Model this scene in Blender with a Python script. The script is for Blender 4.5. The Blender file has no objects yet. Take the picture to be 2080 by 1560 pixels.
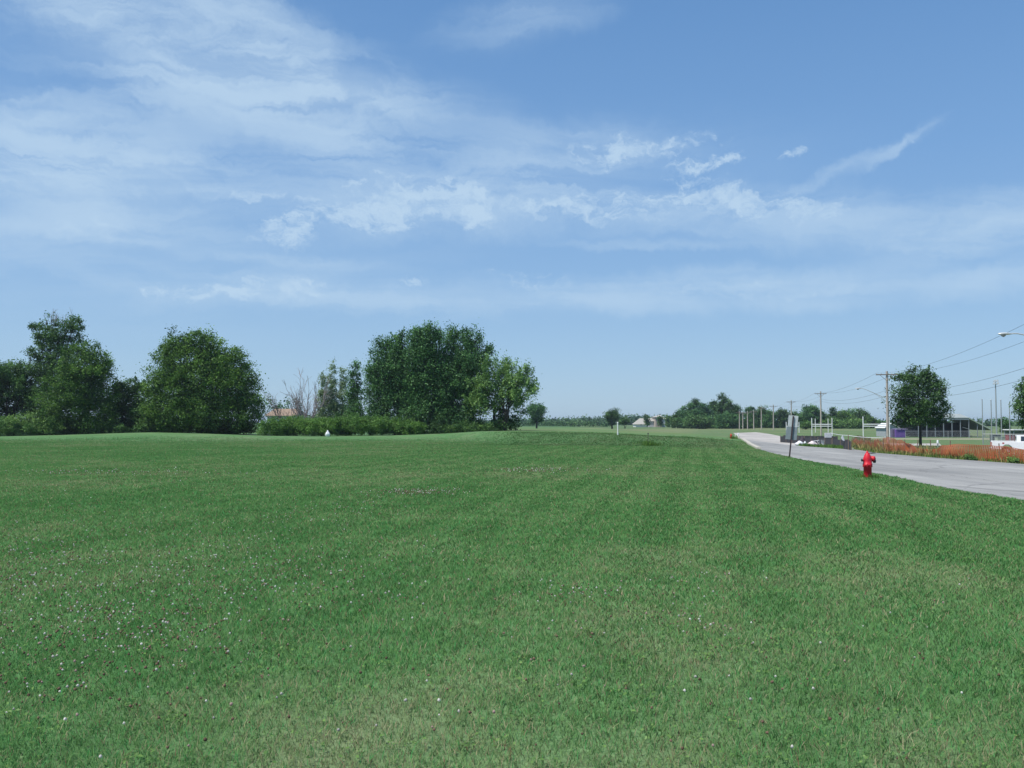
import bpy, bmesh, math
import numpy as np
from mathutils import Vector, Matrix

# ------------------------------------------------------------------ camera
SC = bpy.context.scene
COL = SC.collection
F = 1800.0            # focal length in pixels of the 2080 px wide photograph
W2, H2 = 1040.0, 780.0
CAM_H = 1.6
TH = math.atan(78.0 / F)
cam = bpy.data.cameras.new('camera')
cam.sensor_width = 36.0
cam.lens = 36.0 * F / 2080.0
cam.clip_start = 0.1
cam.clip_end = 20000
camo = bpy.data.objects.new('camera', cam)
COL.objects.link(camo)
camo.location = (0, 0, CAM_H)
camo.rotation_euler = (math.pi / 2 + TH, 0, 0)
SC.camera = camo

SC.view_settings.view_transform = 'Standard'
SC.view_settings.look = 'None'
SC.view_settings.gamma = 1
SC.view_settings.exposure = 0.12
SC.cycles.max_bounces = 6
SC.cycles.transparent_max_bounces = 8
SC.cycles.volume_bounces = 0

# ------------------------------------------------------------------ sun + sky
SUN_EL, SUN_AZ = math.radians(60), math.radians(-116)      # azimuth from +Y, clockwise positive
sd = Vector((math.sin(SUN_AZ) * math.cos(SUN_EL), math.cos(SUN_AZ) * math.cos(SUN_EL), math.sin(SUN_EL)))
sl = bpy.data.lights.new('sun', 'SUN')
sl.energy = 4.9
sl.angle = math.radians(0.53)
sl.color = (1.0, 0.95, 0.87)
so = bpy.data.objects.new('sun', sl)
COL.objects.link(so)
so.rotation_euler = sd.to_track_quat('Z', 'Y').to_euler()

wd = bpy.data.worlds.new('World')
SC.world = wd
wd.use_nodes = True
nt = wd.node_tree
nt.nodes.clear()
N = nt.nodes.new
Lk = nt.links.new


def nmath(tree, op, a, b=None, c=None, clamp=False):
    n = tree.nodes.new('ShaderNodeMath')
    n.operation = op
    n.use_clamp = clamp
    for i, v in enumerate((a, b, c)):
        if v is None:
            continue
        if isinstance(v, (int, float)):
            n.inputs[i].default_value = v
        else:
            tree.links.new(v, n.inputs[i])
    return n.outputs[0]


sky = N('ShaderNodeTexSky')
sky.sky_type = 'NISHITA'
sky.sun_disc = False
sky.sun_elevation = SUN_EL
sky.sun_rotation = SUN_AZ
sky.air_density = 1.0
sky.dust_density = 0.25
sky.ozone_density = 1.2
tc = N('ShaderNodeTexCoord')
sep = N('ShaderNodeSeparateXYZ')
Lk(tc.outputs['Generated'], sep.inputs[0])
az = nmath(nt, 'ARCTAN2', sep.outputs[0], sep.outputs[1])
el = nmath(nt, 'ARCSINE', sep.outputs[2])
cmb = N('ShaderNodeCombineXYZ')
Lk(az, cmb.inputs[0])
Lk(el, cmb.inputs[1])
# plane of the cirrus deck
zz = nmath(nt, 'ADD', nmath(nt, 'MAXIMUM', sep.outputs[2], 0.0), 0.09)
pl = N('ShaderNodeCombineXYZ')
Lk(nmath(nt, 'DIVIDE', sep.outputs[0], zz), pl.inputs[0])
Lk(nmath(nt, 'DIVIDE', sep.outputs[1], zz), pl.inputs[1])


def noise(tree, vec, scale, detail, rough, dist=0.0, mscale=(1, 1, 1), rot=0.0, loc=(0, 0, 0)):
    m = tree.nodes.new('ShaderNodeMapping')
    m.inputs['Scale'].default_value = mscale
    m.inputs['Rotation'].default_value = (0, 0, rot)
    m.inputs['Location'].default_value = loc
    tree.links.new(vec, m.inputs[0])
    n = tree.nodes.new('ShaderNodeTexNoise')
    n.inputs['Scale'].default_value = scale
    n.inputs['Detail'].default_value = detail
    n.inputs['Roughness'].default_value = rough
    n.inputs['Distortion'].default_value = dist
    tree.links.new(m.outputs[0], n.inputs['Vector'])
    return n.outputs['Fac']


def mrange(tree, v, a, b, c=0.0, d=1.0, smooth=True):
    n = tree.nodes.new('ShaderNodeMapRange')
    n.interpolation_type = 'SMOOTHSTEP' if smooth else 'LINEAR'
    for i, x in enumerate((a, b, c, d)):
        n.inputs[1 + i].default_value = x
    tree.links.new(v, n.inputs[0])
    return n.outputs[0]


# warp the sky coordinates a little so that cloud banks have uneven outlines
wn = N('ShaderNodeTexNoise')
wn.inputs['Scale'].default_value = 14.0
wn.inputs['Detail'].default_value = 5
wn.inputs['Roughness'].default_value = 0.7
Lk(cmb.outputs[0], wn.inputs['Vector'])
wsub = N('ShaderNodeVectorMath'); wsub.operation = 'SUBTRACT'
Lk(wn.outputs['Color'], wsub.inputs[0]); wsub.inputs[1].default_value = (0.5, 0.5, 0.5)
wmul = N('ShaderNodeVectorMath'); wmul.operation = 'MULTIPLY'
Lk(wsub.outputs[0], wmul.inputs[0]); wmul.inputs[1].default_value = (0.075, 0.040, 0)
wadd = N('ShaderNodeVectorMath'); wadd.operation = 'ADD'
Lk(cmb.outputs[0], wadd.inputs[0]); Lk(wmul.outputs[0], wadd.inputs[1])
WARP = wadd.outputs[0]


def bank(x, y, rx, ry, rotdeg, w, soft=1.0):
    a = math.atan((x - W2) / F)
    e = math.atan((858 - y) / F * math.cos(a))
    m = N('ShaderNodeMapping')
    m.vector_type = 'TEXTURE'
    m.inputs['Location'].default_value = (a, e, 0)
    m.inputs['Rotation'].default_value = (0, 0, math.radians(rotdeg))
    m.inputs['Scale'].default_value = (rx / F, ry / F, 1)
    Lk(WARP, m.inputs[0])
    g = N('ShaderNodeTexGradient')
    g.gradient_type = 'SPHERICAL'
    Lk(m.outputs[0], g.inputs[0])
    return mrange(nt, g.outputs[1], 0.0, soft, 0.0, w)


def total(lst):
    s = lst[0]
    for b in lst[1:]:
        s = nmath(nt, 'ADD', s, b)
    return s


cirrus = total([
    bank(250, 330, 900, 420, 0, 0.20),
    bank(1000, 350, 900, 170, 0, 0.10),
    bank(560, 90, 330, 90, -25, 0.5),
    bank(200, 420, 500, 60, -8, 0.35),
    bank(430, 110, 520, 160, -12, 1.15),
    bank(470, 200, 430, 70, -10, 0.45),
    bank(180, 35, 300, 55, -18, 0.35),
    bank(90, 285, 420, 120, 0, 1.1),
    bank(300, 345, 330, 55, 2, 0.75),
    bank(720, 330, 230, 150, -20, 0.42),
    bank(780, 190, 360, 80, -5, 0.28),
    bank(130, 450, 230, 50, 8, 0.40),
    bank(1080, 330, 420, 110, 3, 0.50),
    bank(1050, 420, 620, 80, 0, 0.30),
    bank(1700, 450, 620, 80, -6, 0.50),
    bank(2010, 450, 260, 70, 10, 0.50),
    bank(1700, 350, 230, 20, 19, 0.30),
    bank(1820, 300, 130, 14, 28, 0.28),
    bank(800, 600, 620, 60, 0, 0.45),
    bank(1500, 590, 620, 60, 0, 0.55),
    bank(250, 560, 600, 90, 0, 0.18),
    bank(1060, 30, 260, 70, 10, 0.25),
    bank(1330, 495, 260, 16, -3, 0.35),
    bank(2050, 560, 200, 50, 5, 0.35),
    bank(400, 505, 600, 22, -3, 0.30),
])
puffs = total([
    bank(860, 392, 200, 60, 0, 1.0),
    bank(750, 435, 190, 40, 0, 0.85),
    bank(975, 425, 60, 50, 0, 0.8),
    bank(585, 465, 95, 48, 5, 0.95),
    bank(1240, 300, 110, 42, 5, 0.75),
    bank(1370, 288, 170, 28, 2, 0.75),
    bank(1440, 320, 120, 26, 2, 0.6),
    bank(1390, 375, 80, 42, -10, 0.85),
    bank(1480, 395, 90, 44, -10, 0.9),
    bank(1590, 420, 130, 36, -8, 0.85),
    bank(1690, 420, 60, 40, 0, 0.6),
    bank(1250, 405, 230, 34, 0, 0.65),
    bank(1160, 425, 230, 30, -4, 0.6),
    bank(340, 588, 70, 26, 0, 0.85),
    bank(460, 590, 110, 28, 0, 0.85),
    bank(600, 582, 110, 32, 0, 0.85),
    bank(840, 566, 50, 16, 0, 0.7),
    bank(1070, 568, 150, 26, 0, 0.45),
    bank(1615, 306, 40, 12, 5, 0.6),
    bank(1650, 345, 40, 14, 0, 0.0),
    bank(525, 388, 70, 14, 0, 0.45),
    bank(670, 415, 90, 26, 0, 0.5),
    bank(170, 462, 100, 34, 10, 0.35),
    bank(1520, 590, 260, 24, 0, 0.3),
])
streak = noise(nt, pl.outputs[0], 0.55, 8, 0.62, 0.6, (0.35, 1.6, 1), math.radians(16))
streak2 = noise(nt, WARP, 5.0, 7, 0.6, 0.8, (1.0, 5.0, 1), math.radians(-8), (3, 1, 0))
fine = noise(nt, WARP, 26.0, 8, 0.62, 0.5, (1.0, 2.0, 1), 0.0, (1, 7, 0))
cd = nmath(nt, 'MULTIPLY', cirrus, nmath(nt, 'ADD', nmath(nt, 'MULTIPLY', mrange(nt, streak, 0.32, 0.66), 0.65),
                                           nmath(nt, 'MULTIPLY', mrange(nt, streak2, 0.38, 0.64), 0.80)))
fine2 = noise(nt, WARP, 70.0, 7, 0.66, 0.3, (1.0, 1.7, 1), 0.0, (4, 2, 0))
fsum = nmath(nt, 'ADD', nmath(nt, 'MULTIPLY', nmath(nt, 'SUBTRACT', fine, 0.5), 3.6), nmath(nt, 'MULTIPLY', nmath(nt, 'SUBTRACT', fine2, 0.5), 2.2))
pd = nmath(nt, 'MULTIPLY', mrange(nt, nmath(nt, 'ADD', nmath(nt, 'MULTIPLY', puffs, 0.95), fsum), 0.02, 1.2), 0.78)
pd = nmath(nt, 'MULTIPLY', pd, mrange(nt, puffs, 0.0, 0.15))
cov = nmath(nt, 'MULTIPLY', cd, 0.95)
# the rest of the dome, beyond what the photo shows, carries thin cirrus too
away = mrange(nt, nmath(nt, 'ABSOLUTE', az), 0.62, 1.0)
high = mrange(nt, el, 0.44, 0.62)
cov = nmath(nt, 'ADD', cov, nmath(nt, 'MULTIPLY', nmath(nt, 'MAXIMUM', away, high), nmath(nt, 'MULTIPLY', mrange(nt, streak, 0.42, 0.8), 0.35)))
cov = nmath(nt, 'DIVIDE', nmath(nt, 'MULTIPLY', cov, 1.18), nmath(nt, 'ADD', cov, 0.60))
cov = nmath(nt, 'SUBTRACT', 1.0, nmath(nt, 'MULTIPLY', nmath(nt, 'SUBTRACT', 1.0, cov), nmath(nt, 'SUBTRACT', 1.0, pd)))

grade = N('ShaderNodeMix')
grade.data_type = 'RGBA'
grade.blend_type = 'MULTIPLY'
grade.inputs[0].default_value = 1.0
Lk(sky.outputs[0], grade.inputs[6])
grade.inputs[7].default_value = (0.84, 0.93, 1.02, 1)
ramp = N('ShaderNodeValToRGB')
rp = ramp.color_ramp
rp.elements[0].position = 0.0; rp.elements[0].color = (.325, .490, .670, 1)
rp.elements[1].position = 1.0; rp.elements[1].color = (.06, .16, .38, 1)
for pos, cc in ((.08, (.295, .468, .680, 1)), (.20, (.240, .418, .672, 1)), (.36, (.175, .350, .635, 1)), (.56, (.125, .282, .562, 1))):
    e_ = rp.elements.new(pos); e_.color = cc
Lk(nmath(nt, 'DIVIDE', el, 0.78), ramp.inputs[0])
air = N('ShaderNodeVectorMath'); air.operation = 'SCALE'
Lk(ramp.outputs[0], air.inputs[0]); air.inputs['Scale'].default_value = 1.0 / 0.13
hm = N('ShaderNodeMix'); hm.data_type = 'RGBA'; hm.inputs[0].default_value = 0.8
Lk(grade.outputs[2], hm.inputs[6]); Lk(air.outputs[0], hm.inputs[7])
mixc = N('ShaderNodeMix')
mixc.data_type = 'RGBA'
Lk(cov, mixc.inputs[0])
Lk(hm.outputs[2], mixc.inputs[6])
mixc.inputs[7].default_value = (3.65, 4.85, 6.1, 1)
bg = N('ShaderNodeBackground')
bg.inputs[1].default_value = 0.13
Lk(mixc.outputs[2], bg.inputs[0])
wo = N('ShaderNodeOutputWorld')
Lk(bg.outputs[0], wo.inputs[0])

# ------------------------------------------------------------------ terrain function
RNG = np.random.default_rng(7)


def smooth(t):
    t = np.clip(t, 0, 1)
    return t * t * (3 - 2 * t)


PXH = np.array([-900, -400, 0, 120, 300, 430, 520, 660, 800, 900, 980, 1050, 1250, 1400, 1500, 1600], float)
HGT = np.array([0, 0, .04, .16, .43, .32, .14, .03, .10, .32, .62, .70, .68, .60, .30, 0], float)
CRX = np.array([100, 100, 100, 100, 100, 100, 100, 100, 100, 100, 90, 77, 76, 76, 77, 80], float)
RMP = np.array([30, 30, 30, 30, 30, 30, 30, 30, 30, 28, 20, 14, 14, 15, 20, 25], float)
BCK = np.array([12, 12, 12, 12, 12, 12, 12, 12, 12, 14, 60, 170, 180, 180, 120, 60], float)
XR = np.array([4, 8, 11, 13, 24, 30, 36, 45, 60], float)
ZR = np.array([0, -.05, -.15, -.24, -.42, -.85, -1.25, -1.3, -1.3], float)


def terrain(X, Y):
    X = np.asarray(X, float)
    Y = np.asarray(Y, float)
    px = W2 + F * X / np.maximum(Y, 30)
    H = np.interp(px, PXH, HGT)
    c = np.interp(px, PXH, CRX)
    r = np.interp(px, PXH, RMP)
    b = np.interp(px, PXH, BCK)
    z = H * smooth((Y - (c - r)) / r) * (1 - smooth((Y - c - 8) / b))
    fall = 1 - 0.6 * smooth((Y - 140) / 220)
    z = z + np.interp(X, XR, ZR) * fall
    z = z + 0.03 * np.sin(X * 0.21 + 1.3) * np.sin(Y * 0.17) * smooth((Y - 3) / 20) * (1 - smooth((Y - 120) / 100))
    return z


def tz(x, y):
    return float(terrain(x, y))


def slope(y):
    return math.tan(TH - math.atan((y - H2) / F))     # vertical rise per metre of forward distance


def hit(px, y):
    """where the line of sight through a picture point meets the ground"""
    u = (px - W2) / F
    s = slope(y)
    Y = 3.0
    while Y < 3000:
        z = CAM_H + s * Y
        if z <= tz(u * Y, Y):
            lo, hi = Y / 1.01 - 0.05, Y
            for _ in range(20):
                m = (lo + hi) / 2
                if CAM_H + s * m <= tz(u * m, m):
                    hi = m
                else:
                    lo = m
            return u * hi, hi
        Y = Y * 1.01 + 0.02
    return u * 3000, 3000.0


def at(px, y, Y):
    return Vector(((px - W2) / F * Y, Y, CAM_H + slope(y) * Y))


def gnd(px, Y):
    x = (px - W2) / F * Y
    return Vector((x, Y, tz(x, Y)))


# numpy value noise --------------------------------------------------
def vhash(i, j, seed):
    n = (i.astype(np.int64) * 374761393 + j.astype(np.int64) * 668265263 + seed * 974634777) & 0xffffffff
    n = ((n ^ (n >> 13)) * 1274126177) & 0xffffffff
    n = n ^ (n >> 16)
    return (n & 0xffffff) / float(0xffffff)


def vnoise(x, y, seed=0):
    i = np.floor(x); j = np.floor(y)
    fx = x - i; fy = y - j
    fx = fx * fx * (3 - 2 * fx); fy = fy * fy * (3 - 2 * fy)
    i = i.astype(np.int64); j = j.astype(np.int64)
    a = vhash(i, j, seed); b = vhash(i + 1, j, seed)
    c = vhash(i, j + 1, seed); d = vhash(i + 1, j + 1, seed)
    return (a * (1 - fx) + b * fx) * (1 - fy) + (c * (1 - fx) + d * fx) * fy


def fbm(x, y, seed=0, oct=4):
    s = 0; a = 0.5; t = 0
    for k in range(oct):
        s = s + a * vnoise(x * 2 ** k, y * 2 ** k, seed + k * 17)
        t += a
        a *= 0.55
    return s / t


# ------------------------------------------------------------------ mesh + object helpers
def mesh_arrays(name, verts, faces, attrs=None, smooth_shade=False):
    """verts Nx3, faces MxK (K constant)"""
    me = bpy.data.meshes.new(name)
    verts = np.ascontiguousarray(verts, np.float32)
    faces = np.ascontiguousarray(faces, np.int32)
    n, (m, k) = len(verts), faces.shape
    me.vertices.add(n)
    me.vertices.foreach_set('co', verts.ravel())
    me.loops.add(m * k)
    me.loops.foreach_set('vertex_index', faces.ravel())
    me.polygons.add(m)
    me.polygons.foreach_set('loop_start', np.arange(0, m * k, k, dtype=np.int32))
    me.update(calc_edges=True)
    if smooth_shade:
        me.polygons.foreach_set('use_smooth', np.ones(m, bool))
    for an, (typ, data) in (attrs or {}).items():
        a = me.attributes.new(an, typ, 'POINT')
        if typ == 'FLOAT':
            a.data.foreach_set('value', np.ascontiguousarray(data, np.float32))
        else:
            a.data.foreach_set('color', np.ascontiguousarray(data, np.float32).ravel())
    return me


def tag(o, label=None, cat=None, group=None, kind=None):
    if label: o['label'] = label
    if cat: o['category'] = cat
    if group: o['group'] = group
    if kind: o['kind'] = kind
    return o


def thing(name, label, cat, loc=(0, 0, 0), group=None, rz=0.0):
    o = bpy.data.objects.new(name, None)
    o.empty_display_size = 0.3
    COL.objects.link(o)
    o.location = loc
    o.rotation_euler = (0, 0, rz)
    return tag(o, label, cat, group)


def link(name, me, mat, parent=None):
    o = bpy.data.objects.new(name, me)
    if mat is not None:
        me.materials.append(mat)
    COL.objects.link(o)
    if parent is not None:
        o.parent = parent
    return o


class MB:
    """collects boxes, tubes, prisms and lathes for one mesh"""
    def __init__(s):
        s.v = []; s.f = []; s.sm = []

    def add(s, vs, fs, sm=False):
        n = len(s.v)
        s.v += [tuple(v) for v in vs]
        s.f += [tuple(i + n for i in f) for f in fs]
        s.sm += [sm] * len(fs)
        return s

    def box(s, c, d, rz=0.0, M=None):
        x, y, z = [q / 2 for q in d]
        vs = [Vector((a, b, e)) for e in (-z, z) for a, b in ((-x, -y), (x, -y), (x, y), (-x, y))]
        R = Matrix.Rotation(rz, 3, 'Z') if M is None else M
        vs = [R @ v + Vector(c) for v in vs]
        return s.add(vs, [(3, 2, 1, 0), (4, 5, 6, 7), (0, 1, 5, 4), (1, 2, 6, 5), (2, 3, 7, 6), (3, 0, 4, 7)])

    def tube(s, pts, rad, n=8, caps=True):
        pts = [Vector(p) for p in pts]
        if isinstance(rad, (int, float)):
            rad = [rad] * len(pts)
        vs = []; fs = []
        up = None
        for i, p in enumerate(pts):
            t = (pts[min(i + 1, len(pts) - 1)] - pts[max(i - 1, 0)]).normalized()
            if up is None:
                up = Vector((1, 0, 0)) if abs(t.x) < 0.8 else Vector((0, 1, 0))
            a = t.cross(up).normalized(); b = t.cross(a).normalized(); up = b.cross(t)
            up = -up if up.length < 1e-6 else up
            up = b
            up = Vector((1, 0, 0)) if abs(t.x) < 0.8 else Vector((0, 1, 0))
            for k in range(n):
                w = 2 * math.pi * k / n
                vs.append(p + (a * math.cos(w) + b * math.sin(w)) * rad[i])
        for i in range(len(pts) - 1):
            for k in range(n):
                k2 = (k + 1) % n
                fs.append((i * n + k, i * n + k2, (i + 1) * n + k2, (i + 1) * n + k))
        s.add(vs, fs, True)
        if caps:
            s.add([vs[k] for k in range(n)], [tuple(reversed(range(n)))])
            s.add(vs[-n:], [tuple(range(n))])
        return s

    def lathe(s, prof, c=(0, 0, 0), n=20, axis='Z', M=None):
        vs = []; fs = []
        for r, h in prof:
            for k in range(n):
                w = 2 * math.pi * k / n
                p = Vector((r * math.cos(w), r * math.sin(w), h))
                if axis == 'X': p = Vector((h, p.x, p.y))
                if axis == 'Y': p = Vector((p.x, h, p.y))
                if M is not None: p = M @ p
                vs.append(p + Vector(c))
        for i in range(len(prof) - 1):
            for k in range(n):
                k2 = (k + 1) % n
                fs.append((i * n + k, i * n + k2, (i + 1) * n + k2, (i + 1) * n + k))
        s.add(vs, fs, True)
        s.add(vs[:n], [tuple(reversed(range(n)))])
        s.add(vs[-n:], [tuple(range(n))])
        return s

    def prism(s, poly, y0, y1, plane='XZ', off=(0, 0, 0)):
        """poly in the plane, extruded along the third axis"""
        def P(a, b, t):
            p = {'XZ': (a, t, b), 'YZ': (t, a, b), 'XY': (a, b, t)}[plane]
            return Vector(p) + Vector(off)
        n = len(poly)
        vs = [P(a, b, y0) for a, b in poly] + [P(a, b, y1) for a, b in poly]
        fs = [tuple(range(n)), tuple(reversed(range(n, 2 * n)))]
        fs += [(i, i + n, (i + 1) % n + n, (i + 1) % n) for i in range(n)]
        return s.add(vs, fs)

    def build(s, name, mat, parent=None, bevel=0.0, world=False, recalc=True):
        me = bpy.data.meshes.new(name)
        vs = s.v
        if world and parent is not None:
            L = parent.location
            vs = [(v[0] - L[0], v[1] - L[1], v[2] - L[2]) for v in vs]
        me.from_pydata(vs, [], s.f)
        me.polygons.foreach_set('use_smooth', s.sm)
        if recalc:
            bm = bmesh.new(); bm.from_mesh(me)
            bmesh.ops.recalc_face_normals(bm, faces=bm.faces)
            bm.to_mesh(me); bm.free()
        o = link(name, me, mat, parent)
        if bevel > 0:
            m = o.modifiers.new('bevel', 'BEVEL'); m.width = bevel; m.segments = 2; m.limit_method = 'ANGLE'
        return o


# ------------------------------------------------------------------ materials
def mat(name, col, rough=0.7, metal=0.0, var=0.12, scale=6.0, spec=0.3, mscale=(1, 1, 1), col2=None):
    m = bpy.data.materials.new(name)
    m.use_nodes = True
    t = m.node_tree
    p = t.nodes['Principled BSDF']
    p.inputs['Roughness'].default_value = rough
    p.inputs['Metallic'].default_value = metal
    p.inputs['Specular IOR Level'].default_value = spec
    tcn = t.nodes.new('ShaderNodeTexCoord')
    f = noise(t, tcn.outputs['Object'], scale, 5, 0.6, 0, mscale)
    mx = t.nodes.new('ShaderNodeMix'); mx.data_type = 'RGBA'
    t.links.new(mrange(t, f, 0.3, 0.7), mx.inputs[0])
    c = np.array(col, float)
    c2 = np.array(col2, float) if col2 is not None else c * (1 + var)
    c1 = c if col2 is not None else c * (1 - var)
    mx.inputs[6].default_value = (*c1, 1)
    mx.inputs[7].default_value = (*np.clip(c2, 0, 1), 1)
    t.links.new(mx.outputs[2], p.inputs['Base Color'])
    return m


def foliage_mat(name, dark, light, trans=0.35, patch=0.35):
    m = bpy.data.materials.new(name)
    m.use_nodes = True
    t = m.node_tree
    t.nodes.clear()
    a = t.nodes.new('ShaderNodeAttribute'); a.attribute_name = 'tint'
    mx = t.nodes.new('ShaderNodeMix'); mx.data_type = 'RGBA'
    t.links.new(a.outputs['Fac'], mx.inputs[0])
    mx.inputs[6].default_value = (*dark, 1)
    mx.inputs[7].default_value = (*light, 1)
    d = t.nodes.new('ShaderNodeBsdfDiffuse')
    tr = t.nodes.new('ShaderNodeBsdfTranslucent')
    g = t.nodes.new('ShaderNodeBsdfGlossy'); g.inputs['Roughness'].default_value = 0.5
    g.inputs['Color'].default_value = (0.9, 0.95, 1, 1)
    t.links.new(mx.outputs[2], d.inputs[0])
    t.links.new(mx.outputs[2], tr.inputs[0])
    s = t.nodes.new('ShaderNodeMixShader'); s.inputs[0].default_value = trans
    t.links.new(d.outputs[0], s.inputs[1]); t.links.new(tr.outputs[0], s.inputs[2])
    s2 = t.nodes.new('ShaderNodeMixShader'); s2.inputs[0].default_value = 0.012
    t.links.new(s.outputs[0], s2.inputs[1]); t.links.new(g.outputs[0], s2.inputs[2])
    o = t.nodes.new('ShaderNodeOutputMaterial')
    t.links.new(s2.outputs[0], o.inputs[0])
    return m


M_BARK = mat('bark', (0.035, 0.032, 0.027), 0.9, var=0.3, scale=4, mscale=(3, 3, 0.6))
M_DEADWOOD = mat('dead_wood', (0.22, 0.20, 0.21), 0.9, var=0.2, scale=5)
M_POLE = mat('weathered_pole_wood', (0.37, 0.335, 0.30), 0.85, var=0.2, scale=3, mscale=(4, 4, 0.4))
M_ARM = mat('crossarm_wood', (0.16, 0.14, 0.12), 0.85, var=0.2)
M_GALV = mat('galvanised_steel', (0.42, 0.44, 0.45), 0.45, 0.6, var=0.12, scale=9)
M_SIGNBACK = mat('sign_back_aluminium', (0.46, 0.50, 0.52), 0.6, 0.1, var=0.08, scale=7)
M_SIGNDARK = mat('sign_back_dark', (0.20, 0.245, 0.27), 0.6, 0.1, var=0.08, scale=7)
M_POST = mat('sign_post_steel', (0.10, 0.075, 0.08), 0.6, 0.4, var=0.25, scale=12)
M_RED = mat('hydrant_red_paint', (0.47, 0.007, 0.030), 0.5, var=0.12, scale=9, spec=0.3, col2=(0.60, 0.022, 0.032))
M_REDOLD = mat('hydrant_faded_paint', (0.55, 0.06, 0.03), 0.55, var=0.15, scale=8)
M_CAP = mat('hydrant_cap_steel', (0.035, 0.045, 0.05), 0.5, 0.5)
M_WHITE = mat('white_paint', (0.75, 0.76, 0.77), 0.5, var=0.05)
M_PLASTIC = mat('white_plastic', (0.72, 0.74, 0.78), 0.45, var=0.08, scale=20)
M_ORANGE = mat('orange_fence_plastic', (0.28, 0.085, 0.04), 0.55, scale=0.9, col2=(0.42, 0.10, 0.035))
M_STAKE = mat('stake_wood', (0.20, 0.15, 0.11), 0.85)
M_SILT = mat('silt_fence_fabric', (0.035, 0.038, 0.045), 0.8, var=0.2, scale=2, mscale=(4, 4, 0.5))
M_WIRE = mat('wire_cable', (0.05, 0.055, 0.065), 0.5, 0.2)
M_LAMP = mat('lamp_housing', (0.62, 0.64, 0.64), 0.4, 0.3, var=0.05)
M_LENS = mat('lamp_lens', (0.30, 0.32, 0.32), 0.25)
M_CARWHITE = mat('truck_white_paint', (0.78, 0.79, 0.8), 0.25, var=0.03, spec=0.5)
M_DARK = mat('dark_rubber', (0.02, 0.02, 0.022), 0.6)
M_GLASS = mat('dark_window_glass', (0.03, 0.04, 0.05), 0.08, spec=0.8, var=0.2)
M_TAIL = mat('tail_lamp_red', (0.35, 0.02, 0.02), 0.3)

BLADE = foliage_mat('grass_blades', (0.034, 0.092, 0.024), (0.14, 0.14, 0.064), 0.3)

# lawn colours (natural growth: lush, ordinary, dry) shared by ground and blades
C_LUSH = np.array([0.096, 0.225, 0.072])
C_MID = np.array([0.126, 0.254, 0.088])
C_DRY = np.array([0.238, 0.284, 0.140])


def stripes(X, Y):
    t = X - 0.20 * Y
    s = np.sin(t * 2 * math.pi / 1.25 + 1.5 * vnoise(t * 0.4, Y * 0.02, 5))
    s2 = vnoise(t * 1.1, Y * 0.012, 9) - 0.5
    return (s * 0.6 + s2 * 1.7) * (0.25 + 0.75 * smooth((t + 4.5) / 3.0))


def dryness(X, Y):
    big = fbm(X * 0.13 + 10, Y * 0.11, 1, 4)
    mid = fbm(X * 0.7, Y * 0.6 + 4, 2, 4)
    small = fbm(X * 3.1, Y * 3.1, 3, 3)
    right = smooth((X + 1.2) / 3.0)
    d = (big - 0.5) * 0.75 + (mid - 0.5) * 0.8 + (small - 0.5) * 0.7 + 0.31
    d = d + stripes(X, Y) * 0.085 * smooth((Y - 6) / 10)
    # two parched patches seen in the foreground, a lusher corner by the left
    for cx, cy, r, a in ((-0.9, 4.6, 0.9, .35), (0.9, 7.9, 1.2, .30), (0.25, 4.2, .8, .15), (2.4, 10.2, 1.6, .2),
                         (2.3, 4.6, 1.0, .15), (-3.3, 5.2, 1.6, -.35), (4.2, 9.5, 1.5, .22), (8.0, 17, 4, -.22), (6.0, 13, 3, -.15)):
        d = d + a * np.exp(-(((X - cx) ** 2 + (Y - cy) ** 2 * 0.8) / (r * r)))
    return d


def lawn_col(X, Y):
    d = dryness(X, Y)
    t1 = np.clip(d / 0.35, 0, 1)[..., None]
    t2 = np.clip((d - 0.35) / 0.65, 0, 1)[..., None]
    c = C_LUSH * (1 - t1) + C_MID * t1
    return c * (1 - t2) + C_DRY * t2


# ------------------------------------------------------------------ road outline
near = [hit(*p) for p in ((2080, 1018), (1900, 988), (1780, 962), (1700, 946), (1620, 932), (1575, 922), (1540, 912),
                          (1522, 903), (1508, 893), (1498, 885), (1489, 879.5))]
far = [hit(*p) for p in ((1535, 878), (1560, 881), (1585, 886), (1600, 890.5), (1620, 893.5), (1653, 898), (1722, 897.5), (1760, 898.5), (1850, 901))]
side = [hit(*p) for p in ((1850, 905), (1760, 904), (1733, 904.5), (1723, 907), (1735, 912), (1780, 920), (1900, 930), (2080, 943))]
fx = far[-1]; sx = side[0]
ROADP = [(10.4, -12), (near[0][0] + 0.1, near[0][1] - 5)] + near + far + [(fx[0] + 4, fx[1] + .5), (sx[0] + 4, sx[1] + .5)] + side + [(side[-1][0] - .9, 22), (side[-1][0] - 2.0, -12)]
RP = np.array(ROADP)


def inside(X, Y, P):
    X = np.asarray(X); Y = np.asarray(Y)
    r = np.zeros(X.shape, bool)
    n = len(P)
    for i in range(n):
        x0, y0 = P[i]; x1, y1 = P[(i + 1) % n]
        if y0 == y1:
            continue
        c = ((y0 > Y) != (y1 > Y)) & (X < (x1 - x0) * (Y - y0) / (y1 - y0) + x0)
        r ^= c
    return r


# ------------------------------------------------------------------ ground sheet
def axis(parts):
    a = []
    for s, e, st in parts:
        a += list(np.arange(s, e, st))
    return np.array(a)


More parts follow.
